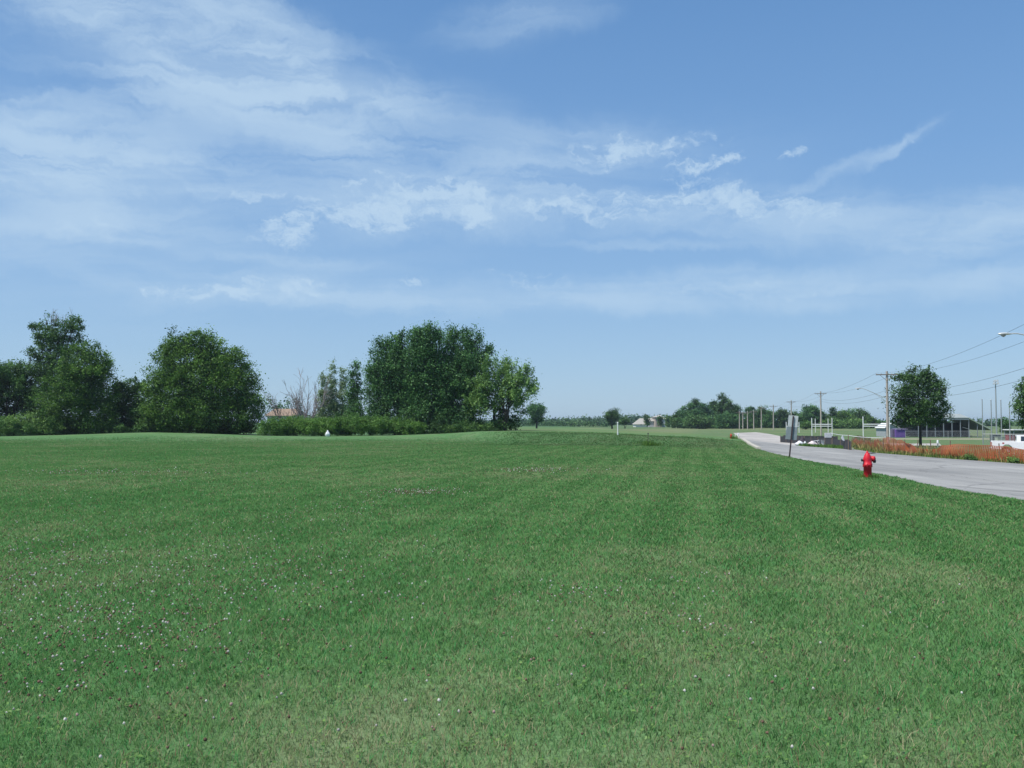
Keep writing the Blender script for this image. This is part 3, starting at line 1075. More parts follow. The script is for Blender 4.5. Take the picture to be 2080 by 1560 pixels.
tree('poplar_tree', 'thin pale poplar nearest the dead shrubs', gnd(655, 112), pl_lobes(112, spire(112, 656, 766, 860, 14)),
     F_PALE, 'tree', 'thin pale poplars above the willow scrub', seed=31, dens=3.6, per=20, clump=.26, leaf=.2, trunk_r=.05, bark=M_POLE, ragged=.25, up=.1)
tree('poplar_tree', 'thin pale poplar pair with two tall tips', gnd(684, 113), pl_lobes(113, spire(113, 676, 748, 860, 16, -3) + spire(113, 694, 756, 858, 14, 3)),
     F_PALE, 'tree', 'thin pale poplars above the willow scrub', seed=32, dens=3.4, per=20, clump=.26, leaf=.2, trunk_r=.05, bark=M_POLE, ragged=.25, up=.1)
tree('poplar_tree', 'greener poplar with one sharp tip just left of the tall cottonwoods', gnd(722, 111), pl_lobes(111, spire(111, 724, 744, 862, 20, 0) + spire(111, 712, 764, 860, 9)),
     F_COTTON, 'tree', 'thin pale poplars above the willow scrub', seed=33, dens=2.8, per=20, clump=.28, leaf=.21, trunk_r=.11, ragged=.22, up=.1)


def dead_shrub(label, base, H, spread, seed, n0=7):
    rng = np.random.default_rng(seed)
    o = thing('bare_shrub', label, 'shrub', base, 'leafless shrubs beside the pale poplars')
    m = MB()
    def rec(a, d, L, r, lev):
        b = a + d * L
        pts = limb(m, a, b, max(r, .015), max(r * 0.55, .010), rng, wob=0.06, seg=3, n=5 if lev == 0 else 3)
        if lev >= 3: return
        for _ in range(3):
            s0 = pts[rng.integers(1, 4)]
            nd = (d + Vector(rng.normal(0, 0.32, 3)) + Vector((0, 0, 0.12))).normalized()
            rec(s0, nd, L * rng.uniform(.45, .7), r * 0.55, lev + 1)
    for i in range(n0):
        w = rng.random() * 6.28
        d = Vector((math.cos(w) * spread, math.sin(w) * spread, 1)).normalized()
        rec(Vector((math.cos(w) * .15, math.sin(w) * .15, -.1)), d, H * rng.uniform(.42, .58), 0.065, 0)
    m.build('trunk', M_DEADWOOD, o, recalc=False)


dead_shrub('tall leafless shrub with spreading bare branches', gnd(622, 109), 8.6, 0.50, 5, 13)
dead_shrub('smaller leafless shrub in front of the tan roofed house', gnd(584, 109), 6.0, 0.5, 6, 7)

wil = [(560, 865, 34, 17, 'low rounded willow bush beside the big round tree'), (600, 864, 44, 18, 'willow bush below the tan roofed house'),
       (655, 864, 44, 18, 'willow bush behind the white bag'), (705, 862, 42, 19, 'willow bush at the foot of the pale poplars'),
       (755, 862, 42, 19, 'yellow green willow bush just left of the cottonwoods'), (800, 864, 38, 17, 'bright willow bush under the tall cottonwoods'),
       (835, 868, 26, 14, 'lowest willow bush at the right end of the row')]
for i, (x, y, rx, ry, lab) in enumerate(wil):
    Y = 101.5 + (i % 2) * 1.0
    tree('willow_bush', lab, gnd(x, Y), pl_lobes(Y, [(x - rx * .5, y + 3, rx * .6, ry * .85), (x + rx * .45, y + 1, rx * .65, ry * .9), (x, y - 2, rx * .6, ry * .9), (x, y + 8, rx * .95, ry * .7)]),
         F_WILLOW, 'bush', 'willow bushes in a row behind the lawn', seed=80 + i, dens=3.2, clump=0.22, leaf=0.17, stems=4, trunk_r=0.05, per=22, ragged=.1, hollow=.3)

# the cottonwood clump -----------------------------------------------
tree('cottonwood_tree', 'left cottonwood of the tall dark clump', gnd(815, 107),
     pl_lobes(105.5, [(775, 720, 24, 28), (757, 765, 16, 30), (800, 708, 24, 28), (815, 700, 16, 34), (775, 760, 30, 40), (812, 750, 32, 46), (768, 810, 24, 46), (800, 820, 34, 40), (765, 690, 9, 12), (780, 688, 9, 14),
                    (810, 682, 8, 14), (752, 755, 8, 24), (770, 845, 22, 26), (800, 750, 34, 44), (790, 790, 38, 50)], rng=np.random.default_rng(8), drop=9),
     F_COTTON, seed=41, dens=1.6, spikes=70, slen=.95, clump=.36, flat=1.0, trunk_r=.32, ragged=.14, stems=2)
tree('cottonwood_tree', 'tallest cottonwood in the middle of the dark clump', gnd(872, 106.5),
     pl_lobes(103.5, [(848, 700, 18, 44), (866, 690, 18, 36), (885, 694, 18, 40), (840, 745, 24, 50), (870, 740, 34, 52), (892, 740, 20, 46), (870, 800, 44, 44), (845, 668, 6, 16), (858, 664, 6, 14),
                    (868, 664, 5, 13), (880, 667, 6, 14), (890, 668, 6, 15), (836, 680, 7, 16), (850, 840, 40, 36), (893, 835, 34, 42), (868, 742, 36, 60), (905, 765, 22, 44), (835, 790, 24, 54)], rng=np.random.default_rng(9), drop=9),
     F_COTTON, seed=42, dens=1.6, spikes=70, slen=.95, clump=.36, flat=1.0, trunk_r=.38, ragged=.12, stems=2)
tree('cottonwood_tree', 'right cottonwood of the tall clump with a limb reaching right', gnd(925, 107),
     pl_lobes(105, [(920, 705, 20, 42), (940, 710, 18, 44), (960, 712, 14, 36), (975, 712, 12, 28), (925, 760, 34, 44), (958, 760, 28, 40), (930, 812, 44, 42), (965, 812, 26, 36), (913, 668, 6, 14),
                    (926, 668, 6, 14), (944, 672, 6, 16), (956, 672, 6, 16), (972, 682, 7, 14), (984, 725, 8, 14), (990, 706, 6, 10), (977, 740, 10, 14), (925, 850, 44, 24), (995, 700, 4, 8), (942, 755, 38, 56), (905, 775, 22, 50)], rng=np.random.default_rng(10), drop=9),
     F_COTTON, seed=43, dens=1.6, spikes=70, slen=.95, clump=.36, flat=1.0, trunk_r=.36, ragged=.12, stems=2)
tree('cottonwood_tree', 'lighter green open cottonwood at the right end of the clump', gnd(1018, 103),
     pl_lobes(103, [(1000, 760, 26, 26), (1030, 762, 22, 24), (1010, 790, 44, 26), (1045, 790, 34, 26), (1062, 765, 18, 22), (1075, 775, 14, 20), (975, 790, 26, 26), (970, 825, 26, 24), (1050, 815, 26, 16),
                    (1085, 792, 10, 8), (993, 741, 10, 12), (1030, 741, 8, 10), (1072, 750, 7, 10), (1000, 825, 18, 14), (1060, 838, 12, 8)], rng=np.random.default_rng(11)),
     F_SILVER, seed=44, dens=1.15, spikes=70, slen=1.2, clump=.28, flat=1.4, trunk_r=.22, ragged=.18, hollow=.2, stems=3, fork=.22)
tree('bush', 'dark suckers round the foot of the light cottonwood', gnd(1022, 103),
     pl_lobes(103, [(1010, 862, 16, 14), (1030, 862, 18, 14), (1020, 845, 14, 18), (1045, 855, 10, 14)]), F_DEEP, 'bush', seed=45, dens=2.6, clump=.25, leaf=.2, stems=4, trunk_r=.06)
for i, (x, y, rx, ry, lab) in enumerate([(850, 862, 30, 18, 'dark undergrowth at the foot of the tallest cottonwood'), (905, 864, 34, 16, 'dark undergrowth between the tallest and right cottonwoods'), (960, 864, 30, 16, 'dark undergrowth left of the open cottonwood'), (918, 872, 16, 8, 'small light bush under the right cottonwood'), (943, 869, 20, 10, 'rounded light bush between the cottonwoods'),
                                         (972, 870, 18, 9, 'light bush left of the open cottonwood'), (890, 872, 20, 9, 'dark low bush under the tallest cottonwood'), (995, 868, 14, 9, 'small bush beside the open cottonwood trunk')]):
    Y = 101.5 if i > 2 else 103.5
    tree('bush', lab, gnd(x, Y), pl_lobes(Y, [(x - rx * .4, y, rx * .6, ry), (x + rx * .4, y + 1, rx * .6, ry * .9), (x, y - 2, rx * .5, ry)]),
         F_BUSH if i > 2 and i != 6 else F_DEEP, 'bush', 'low bushes under the cottonwoods', seed=100 + i, dens=3.0, clump=.2, leaf=.17, stems=3, trunk_r=.04)

# single field trees ---------------------------------------------------
tree('tree', 'lone round tree in the field right of the cottonwoods', gnd(1090, 235),
     pl_lobes(235, [(1090, 836, 16, 14), (1082, 832, 9, 10), (1100, 834, 9, 10), (1090, 850, 12, 9)]), F_COTTON, seed=51, dens=1.0, clump=.5, leaf=.42, trunk_r=.25)
tree('tree', 'lone dark tree in the field behind the white post', gnd(1243, 300),
     pl_lobes(300, [(1243, 842, 11, 9), (1236, 845, 7, 7), (1250, 846, 7, 8), (1243, 855, 8, 6)]), F_DEEP, seed=52, dens=.8, clump=.6, leaf=.5, trunk_r=.3)
tree('bush', 'round dark bush between the lone tree and the houses', gnd(1268, 320), pl_lobes(320, [(1264, 857, 6, 6), (1271, 856, 7, 6)]), F_DEEP, 'bush', seed=53, dens=.9, clump=.5, leaf=.5, trunk_r=.12, stems=2)
tree('tree', 'dark slim tree before the low pale house', gnd(1314, 395), pl_lobes(395, [(1314, 852, 5, 7), (1314, 858, 4.5, 5)]), F_DEEP, seed=54, dens=.7, clump=.5, leaf=.6, trunk_r=.15)
tree('tree', 'narrow tree on the right corner of the tall house', gnd(1341, 392), pl_lobes(392, [(1341, 852, 4, 6), (1341, 860, 4, 5)]), F_DEEP, seed=55, dens=.8, clump=.5, leaf=.6, trunk_r=.15)
tree('tree', 'shaggy tree between the tall house and the woods', gnd(1357, 390), pl_lobes(390, [(1356, 853, 6, 7), (1358, 860, 6, 6)]), F_BUSH, seed=56, dens=.8, clump=.5, leaf=.6, trunk_r=.15)

# woods behind the road ------------------------------------------------
wood = [ # x, top, half width, distance, material, extra description
    (1376, 838, 12, 330, F_DEEP, 'leftmost low tree of the woods'), (1398, 822, 20, 325, F_COTTON, 'second tree of the woods, rising from the left edge'),
    (1413, 810, 13, 330, F_DEEP, 'tree with a small raised tip at the left of the woods'), (1430, 820, 20, 322, F_COTTON, 'broad tree just left of the tallest tree in the woods'),
    (1452, 812, 14, 335, F_DEEP, 'flat shouldered tree touching the tallest tree in the woods'), (1465, 797, 11, 330, F_DEEP, 'tallest tree of the woods, with a knobbly crown'),
    (1481, 810, 9, 326, F_DEEP, 'narrow tree right of the tallest tree in the woods'), (1497, 820, 11, 330, F_COTTON, 'tree above the farthest utility poles'),
    (1478, 838, 22, 310, F_COTTON, 'low broad tree in front of the tallest tree'), (1420, 845, 26, 305, F_DEEP, 'low dark tree in front of the left woods'),
    (1524, 825, 14, 345, F_COTTON, 'tree behind the third group of poles'), (1545, 824, 14, 345, F_DEEP, 'tree behind the fourth and fifth far poles'),
    (1563, 836, 16, 340, F_COTTON, 'low topped tree behind the sixth far pole'), (1590, 828, 16, 340, F_DEEP, 'dark round tree left of the sign'),
    (1614, 836, 12, 345, F_DEEP, 'small dark tree directly behind the sign'), (1645, 822, 24, 330, F_COTTON, 'large domed tree right of the sign'),
    (1672, 834, 14, 335, F_DEEP, 'dark tree behind the tall pole by the goal posts'), (1694, 828, 13, 330, F_DEEP, 'tree with round top right of the goal posts'),
    (1712, 831, 14, 325, F_MAPLE, 'fresh green tree right of the goal posts'), (1728, 832, 12, 335, F_COTTON, 'middling tree in the right part of the woods'),
    (1747, 829, 14, 330, F_DEEP, 'dark round tree near the right end of the woods'), (1768, 843, 12, 328, F_MAPLE, 'low light tree near the right end of the woods'),
    (1788, 855, 10, 330, F_COTTON, 'last small tree at the right end of the woods'), (1636, 857, 9, 290, F_BUSH, 'light green bush below the large domed tree'),
    (1505, 850, 22, 318, F_DEEP, 'dark low tree behind the farthest utility poles'), (1690, 852, 22, 315, F_BUSH, 'low green tree behind the double goal posts'), (1737, 853, 20, 312, F_BUSH, 'low green tree left of the white roofed shed')]
for i, (x, top, hw, Y, fm, lab) in enumerate(wood):
    rng = np.random.default_rng(300 + i)
    h = 868 - top
    lst = [(x, top + h * .22, hw * .6, h * .2), (x - hw * .4, top + h * .45, hw * .62, h * .26), (x + hw * .4, top + h * .45, hw * .62, h * .26), (x, top + h * .70, hw * .95, h * .26),
           (x - hw * .5, 868 - h * .12, hw * .6, h * .14), (x + hw * .5, 868 - h * .12, hw * .6, h * .14)]
    lst = [(a + rng.normal(0, hw * .12), b + rng.normal(0, h * .03), c, d_) for a, b, c, d_ in lst]
    tree('tree' if hw > 9.5 else 'bush', lab, gnd(x, Y), pl_lobes(Y, lst, rng=rng), fm, 'tree' if hw > 9.5 else 'bush', 'trees of the woods behind the road', seed=320 + i,
         dens=.75, clump=.55, leaf=.55, trunk_r=.22, per=18, ragged=.13, hollow=.35)

# far tree line along the horizon: nobody could count it ------------------
def woods_mass(spans, Y, seed, leaf, name, lab):
    rng = np.random.default_rng(seed)
    lobes = []
    for x0, x1, top, bot in spans:
        x = x0
        while x < x1:
            w = rng.uniform(6, 15)
            tp = top + rng.uniform(-1.2, 3)
            Yj = Y + rng.uniform(-20, 30)
            c = at(x, (tp + bot) / 2, Yj)
            s = Yj / F
            lobes.append((c, w * s, w * s * .8, (bot - tp) / 2 * s))
            x += w * .8
    C, T = crown(lobes, .22 if Y > 500 else .4, leaf * .9, leaf, rng, 12, .4, .1)
    o = link(name, leaf_mesh(name, C, leaf, rng, T), F_BLUE)
    tag(o, lab, 'woods', kind='stuff')


woods_mass([(700, 1060, 855, 863), (1060, 1130, 854, 862), (1130, 1240, 853, 862), (1180, 1240, 852, 862), (1250, 1380, 847, 862)], 700, 71, 1.6, 'distant_woods', 'far bluish tree line along the horizon behind the field')
woods_mass([(-200, 20, 850, 861), (1780, 2300, 862, 868)], 500, 72, 1.5, 'distant_woods', 'far tree line low behind the sports ground and left thicket')
woods_mass([(545, 606, 811, 855), (606, 700, 838, 862)], 190, 73, .5, 'distant_woods', 'dark trees massed behind the tan roofed house')
woods_mass([(985, 1240, 858.5, 864.5)], 420, 74, .8, 'hedgerow', 'low green hedgerow along the far side of the field')

# broad leaved weeds and clover leaves flat in the near lawn
def lawn_weeds():
    rg = np.random.default_rng(77)
    Cs = []; Ts = []
    for _ in range(520):
        d = 3.0 + 13 * rg.random() ** 1.5
        x = rg.uniform(-.62, .62) * d - (1.2 if rg.random() < .4 else 0)
        if x > 9.5: continue
        k_ = int(rg.integers(8, 30)); r_ = rg.uniform(.03, .16)
        P_ = rg.normal(0, r_, (k_, 2)) + np.array([x, d])
        z_ = terrain(P_[:, 0], P_[:, 1]) + rg.uniform(.025, .05, k_)
        Cs.append(np.column_stack([P_, z_])); Ts.append(rg.normal(rg.uniform(.2, .7), .12, k_))
    C = np.concatenate(Cs); T = np.clip(np.concatenate(Ts), 0, 1)
    return leaf_mesh('lawn_weeds', C, .022, rg, T, up=1.6, aspect=.6)


tag(link('lawn_weeds', lawn_weeds(), F_BUSH), 'broad leaved weeds and clover leaves growing low in the lawn', 'weeds', kind='stuff')

# maples by the road -----------------------------------------------------
tree('maple_tree', 'oval dark maple beside the near utility pole', gnd(1868, 105),
     pl_lobes(105, [(1868, 772, 22, 22), (1852, 762, 10, 14), (1885, 765, 12, 16), (1835, 790, 22, 26), (1900, 785, 20, 24), (1868, 805, 40, 30), (1828, 825, 20, 22), (1908, 820, 20, 24), (1848, 850, 32, 16), (1895, 848, 30, 18),
                    (1868, 835, 30, 20), (1826, 765, 8, 10), (1916, 800, 10, 12)], rng=np.random.default_rng(12)),
     F_DEEP, seed=61, dens=1.5, trunk_r=.17, ragged=.13, fork=.3, hollow=.2)
tree('maple_tree', 'dark maple cut off by the right edge of the view', gnd(2096, 98),
     pl_lobes(98, [(2092, 800, 26, 30), (2080, 835, 18, 22), (2100, 850, 26, 20), (2110, 790, 28, 34), (2074, 823, 12, 8), (2130, 830, 28, 40), (2082, 858, 14, 10)], rng=np.random.default_rng(13)),
     F_DEEP, seed=62, dens=1.5, trunk_r=.17, ragged=.15, fork=.3, hollow=.2)
tree('tree', 'small green tree behind the ballpark poles', gnd(2040, 165),
     pl_lobes(165, [(2036, 860, 8, 10), (2044, 864, 8, 9), (2040, 872, 10, 6), (2030, 857, 4, 7)]), F_COTTON, seed=63, dens=1.4, clump=.3, leaf=.3, trunk_r=.1)

# ------------------------------------------------------------------ fire hydrants
def hydrant(loc, s, rz, label, old=False):
    o = thing('fire_hydrant', label, 'fire hydrant', loc, 'red fire hydrants along the road', rz)
    o.scale = (s, s, s)
    body = M_REDOLD if old else M_RED
    MB().lathe([(.120, -.05), (.120, .36), (.138, .365), (.138, .40)], n=28).build('barrel', body, o)
    MB().lathe([(.128, .402), (.138, .404), (.138, .43), (.128, .432), (.128, .56), (.122, .62), (.105, .68), (.082, .73), (.060, .77), (.042, .79), (.04, .80)], n=28).build('bonnet', body, o)
    for k in range(8):
        w = k * math.pi / 4 + .2
        MB().lathe([(.013, .345), (.013, .45)], c=(math.cos(w) * .131, math.sin(w) * .131, 0), n=6).build('flange_bolt', body, o)
    MB().lathe([(.034, .801), (.034, .815), (.024, .817), (.022, .85)], n=5).build('operating_nut', body, o)
    nz = MB().lathe([(.076, .06), (.076, .15), (.088, .152), (.088, .185)], c=(0, 0, .60), n=20, axis='X').build('pumper_nozzle', body, o)
    MB().lathe([(.082, .187), (.080, .232), (.03, .236), (.026, .262)], c=(0, 0, .60), n=20, axis='X').build('cap', M_RED if old else M_RED, nz)
    MB().lathe([(.055, .0), (.055, .05), (.02, .052), (.018, .07)], c=(.19, -.03, .525), n=14, axis='X').build('storz_ring', M_CAP, nz)
    nn = MB().lathe([(.042, -.10), (.042, -.165)], c=(0, 0, .56), n=16, axis='X').build('hose_nozzle', body, o)
    MB().lathe([(.046, -.166), (.046, -.192), (.016, -.193), (.016, -.21)], c=(0, 0, .56), n=16, axis='X').build('cap', M_CAP, nn)
    return o


hx, hy = hit(1760, 971)
hydrant((hx, hy, tz(hx, hy)), (971 - 916) * hy / F / .85, 0.12, 'bright red fire hydrant in the lawn beside the road, nearer of two')
hx2, hy2 = hit(1490, 891.5)
hydrant((hx2 - .3, hy2, tz(hx2, hy2)), (891.5 - 880.5) * hy2 / F / .85, 0.5, 'faded orange red fire hydrant at the far bend of the road', True)
# taller unmown tuft round the hydrant foot and posts
def tuft(lab, spots, hgt, seed, fm, name='tall_grass', wid=0.012, n=140, rad=.22):
    rng = np.random.default_rng(seed)
    Vs = []; Ts = []
    for x, y, h_, r_, n_ in spots:
        X = x + rng.normal(0, r_ * .5, n_); Y = y + rng.normal(0, r_ * .5, n_)
        Z = terrain(X, Y)
        hh = h_ * (0.4 + 0.8 * rng.random(n_))
        a = rng.random(n_) * 6.28; b = rng.random(n_) * 6.28
        w = wid * (0.6 + .8 * rng.random(n_))
        cx, cy = np.cos(a) * w / 2, np.sin(a) * w / 2
        l = hh * rng.random(n_) * .55
        lx, ly = np.cos(b) * l, np.sin(b) * l
        V = np.stack([np.stack([X - cx, Y - cy, Z - .03], -1), np.stack([X + cx, Y + cy, Z - .03], -1),
                      np.stack([X + cx * .8 + lx * .4, Y + cy * .8 + ly * .4, Z + hh * .6], -1), np.stack([X + lx, Y + ly, Z + hh], -1)], 1)
        Vs.append(V.reshape(-1, 3)); Ts.append(np.repeat(np.clip(rng.normal(.5, .28, n_), 0, 1), 4))
    V = np.concatenate(Vs)
    me_ = mesh_arrays(name, V, np.arange(len(V), dtype=np.int32).reshape(-1, 4), {'tint': ('FLOAT', np.concatenate(Ts))})
    o = link(name, me_, fm)
    tag(o, lab, 'grass', kind='stuff')


px_, py_ = hit(1316, 905)
sg = hit(1602, 930)
tuft('unmown grass tufts at the foot of hydrant, sign post and stake', [(hx, hy, .13, .3, 260), (hx2, hy2, .3, .5, 200), (px_, py_, .35, .55, 400), (px_ + .5, py_ + .1, .2, .6, 260), (sg[0], sg[1], .12, .2, 80)], .3, 4, F_MAPLE)

# ------------------------------------------------------------------ foreground sign seen from behind
sb = Vector((sg[0], sg[1], tz(*sg)))
o = thing('road_sign', 'pair of sign plates on a leaning post, seen from behind', 'sign', sb)
s = sg[1] / F
lean = Matrix.Rotation(math.radians(6.0), 3, 'Y')
mrot = lean
o.rotation_euler = (0, 0, math.radians(-24))
Hs = 85 * s
m = MB()
m.box(lean @ Vector((0, 0, Hs / 2 - .1)), (.055, .035, Hs + .2), M=lean)
m.box(lean @ Vector((-.03, -.012, Hs / 2 - .1)), (.012, .055, Hs + .2), M=lean)
m.box(lean @ Vector((.03, -.012, Hs / 2 - .1)), (.012, .055, Hs + .2), M=lean)
m.build('post', M_POST, o)


def plate(z0, z1, w, dx, m_, name):
    c = lean @ Vector((dx, .045, (z0 + z1) / 2))
    q = MB().box(c, (w, .006, z1 - z0), M=mrot).build(name, m_, o, bevel=.002)
    for zc in (z0 + .1, z1 - .1):
        MB().box(lean @ Vector((0, .0, zc)), (.03, .075, .03), M=lean).build('bolt', M_POST, q)


plate(62 * s, 86 * s, 19 * s, 0.0, M_SIGNBACK, 'sign_plate')
plate(37 * s, 63 * s, 22 * s, -.02, M_SIGNDARK, 'sign_plate')

# second small sign: dark stake on the lawn, white marker pipe
zb = tz(px_, py_)
o = thing('stake', 'thin dark stake standing in a weedy tuft on the lawn', 'stake', (px_, py_, zb))
MB().box((0, 0, .42), (.03, .03, .95)).build('post', M_POST, o)
MB().box((0.0, -.02, .86), (.09, .012, .10)).build('tag', M_POST, o)
wx, wy = gnd(1254.5, 74)[0:2]
o = thing('marker_pipe', 'white capped marker pipe standing on the grassy bank', 'post', (wx, wy, tz(wx, wy)))
hh = 26 * 74 / F
MB().tube([(0, 0, -.1), (0, 0, hh - .06)], .045, 14).build('pipe', M_WHITE, o)
MB().lathe([(.056, hh - .1), (.056, hh - .02), (.04, hh)], n=14).build('cap', M_WHITE, o)
MB().lathe([(.06, 0.02), (.06, .22)], n=14).build('sleeve', M_WHITE, o)
# slim pale post by far hydrant
cx_, cy_ = hit(1501, 887)
o = thing('utility_pedestal', 'small grey pedestal with white cap by the road end', 'pedestal', (cx_ - .2, cy_, tz(cx_, cy_)))
MB().lathe([(.12, -.1), (.12, .55), (.09, .56)], n=12).build('body', M_SIGNBACK, o)
MB().lathe([(.14, .565), (.14, .66), (.05, .72)], n=12).build('cap', M_PLASTIC, o)
MB().lathe([(.05, -.1), (.05, .5), (.02, .55)], c=(-.55, .2, 0), n=8).build('conduit', M_PLASTIC, o)


# crumpled white bag
def bag(name, label, loc, dims, seed, m_, cat='bag', group=None):
    rng = np.random.default_rng(seed)
    bm = bmesh.new()
    bmesh.ops.create_icosphere(bm, subdivisions=4, radius=1)
    fr = rng.normal(0, 2.4, (7, 3)); ph = rng.random(7) * 6.28
    for v in bm.verts:
        d = sum(abs(math.sin(v.co.dot(Vector(f)) + p_)) for f, p_ in zip(fr, ph)) / 7
        neck = max(0, v.co.z - .35)
        v.co *= 0.62 + 0.55 * d
        v.co.x *= (1 - .75 * neck); v.co.y *= (1 - .75 * neck); v.co.z *= 1 + .35 * neck
        v.co.z = max(v.co.z, -.72)
        v.co = Vector((v.co.x * dims[0] / 2, v.co.y * dims[1] / 2, (v.co.z + .7) * dims[2] / 1.7))
    me_ = bpy.data.meshes.new(name); bm.to_mesh(me_); bm.free()
    me_.polygons.foreach_set('use_smooth', [True] * len(me_.polygons))
    o_ = link(name, me_, m_)
    o_.location = loc
    return tag(o_, label, cat, group)


bx = gnd(666, 98)
bag('plastic_bag', 'crumpled white bag lying at the lawn edge before the willow bushes', (bx.x, bx.y, bx.z - .02), (.55, .45, .62), 3, M_PLASTIC)

# ------------------------------------------------------------------ utility poles
D = Vector((.2535, .9673, 0))                                   # direction of the line
PERP = Vector((D.y, -D.x, 0))
pole_spec = [ # x picture, distance, height, label
    (None, 48, 8.1, 'utility pole with street lamp just outside the right of the view'),
    (1802, 105, 8.95, 'nearest utility pole in view, with lamp arm and crossarm'),
    (1667, 189, 795, 'second utility pole in view, above the double goal posts'),
    (1607, 250, 813, 'utility pole directly behind the upper sign plate'),
    (1570.5, 275, 822, 'third last pole with crossarm before the woods, left of the sign'),
    (1546, 283, 826, 'thick pale pole in the middle of the far row'),
    (1530.5, 289, 833, 'pole just left of the thick pale one in the far row'),
    (1518, 294, 835, 'slim pole near the left end of the far row'),
    (1508.5, 298, 836, 'second pole from the left end of the far row'),
    (1501.5, 302, 835, 'leftmost and farthest pole of the row before the woods')]
poles = []
for i, (x, Y, Hp, lab) in enumerate(pole_spec):
    if x is None:
        X = 29.4
    else:
        X = (x - W2) / F * Y
    z = tz(X, Y)
    if Hp > 100:
        Hp = at(x, Hp, Y).z - z
    o = thing('utility_pole', lab, 'utility pole', (X, Y, z), 'wooden utility poles along the road')
    th = 1 if Y < 150 else 1.15
    MB().tube([(0, 0, -.3), (.02, 0, Hp * .5), (0.03, 0, Hp)], [.17 * th, .145 * th, .12 * th], 12).build('pole', M_POLE, o)
    za = Hp - (.42 if Y < 150 else .5)
    aw = 1.22
    R = Matrix([PERP, D, Vector((0, 0, 1))]).transposed()
    arm = MB()
    arm.box(Vector((0, 0, za)) - D * .17, (aw * 2, .09, .12), M=R)
    ca = arm.build('crossarm', M_ARM, o)
    if Y < 300:
        br = MB()
        for sg_ in (-1, 1):
            br.tube([PERP * (.75 * sg_) + Vector((0, 0, za - .05)) - D * .2, Vector((0, 0, za - .75)) - D * .2], .025, 6)
        br.build('brace', M_ARM, o)
        for q in (-1.12, -.62, .55, 1.12):
            MB().lathe([(.045, 0), (.05, .06), (.03, .1), (.045, .13), (.02, .16)], c=PERP * q + Vector((0, 0, za + .062)) - D * .17, n=8).build('insulator', M_SIGNBACK, ca)
    tip = Vector((X, Y, z))
    poles.append((tip, Hp, za, aw))
    if i in (0, 1):
        # cobra-head street lamp reaching over the road
        if i == 1:
            a0, L, hz = 5.85, 3.3, 6.95
        else:
            a0, L, hz = 6.0, 3.0, None
        if i == 1:
            target = at(1745, 789, Y - .1) - Vector((X, Y, z))
        else:
            target = at(2046, 678, Y) - Vector((X, Y, z))
        st = Vector((-.15, 0, target.z - 1.15)); 
        hd = Vector((target.x + .35, target.y, target.z + .02))
        if i == 0: st = Vector((-.15, 0, target.z - .35))
        la = MB()
        la.tube([st, st.lerp(hd, .5) + Vector((0, 0, .03)), st.lerp(hd, .85) + Vector((0, 0, .05)), hd], .035, 8)
        la.tube([st + Vector((0, 0, -.35)), st.lerp(hd, .5) + Vector((0, 0, .02)), st.lerp(hd, .82) + Vector((0, 0, .05))], .022, 6)
        ao = la.build('lamp_arm', M_LAMP, o)
        hb = MB()
        prof = [(.02, -.42), (.10, -.36), (.155, -.2), (.16, 0), (.12, .2), (.06, .36), (.04, .42)]
        Mz = Matrix.Diagonal((1, 1, .45))
        hb.lathe(prof, c=target, n=16, axis='X', M=Mz)
        ho = hb.build('lamp_head', M_LAMP, ao)
        lb = MB()
        lb.lathe([(.01, -.16), (.10, -.11), (.135, -.04), (.14, 0.0)], c=target + Vector((-.12, 0, -.02)), n=16)
        lb.build('lens', M_LENS, ho)

# conductors run unbroken from pole to pole
def conductor(label, off, zf, zoff=None, last=5, sag=1.0):
    m_ = MB()
    ext = (poles[0][0] - D * 55, poles[0][1], poles[0][2], 1.2)
    seq = [ext] + poles[:last]
    for i in range(len(seq) - 1):
        a, Ha, za, _ = seq[i]; b, Hb, zb2, _ = seq[i + 1]
        ha = zf(i, Ha, za); hb_ = zf(i + 1, Hb, zb2)
        A = a + PERP * off + Vector((0, 0, ha)); B = b + PERP * off + Vector((0, 0, hb_))
        pts = []
        for k_ in range(15):
            t_ = k_ / 14
            p_ = A.lerp(B, t_)
            p_.z -= sag * 4 * t_ * (1 - t_) * (.8 if i > 0 else 1)
            pts.append(p_)
        m_.tube(pts, .009 if i < 2 else .013, 5, caps=False)
    base = poles[0][0]
    o_ = m_.build('power_line', M_WIRE, None)
    tag(o_, label, 'power line', 'power lines strung between the utility poles')


conductor('power line on the left tip of the crossarms', -1.12, lambda i, H_, z_: z_ + .2, sag=.9)
conductor('power line on the right tip of the crossarms', 1.12, lambda i, H_, z_: z_ + .2, sag=.9)
conductor('thicker neutral line slung below the crossarms', -.1, lambda i, H_, z_: H_ - (2.3 if i < 3 else 1.6), sag=.9)
conductor('lowest cable of the line, just above the lamp arm', -.2, lambda i, H_, z_: H_ - (3.0 if i < 3 else 2.0), sag=.9)

# ------------------------------------------------------------------ orange safety fence with weeds
fpts = [side[1], side[2], side[3], side[4], side[5], side[6], side[7], (side[7][0] - .6, 24)]
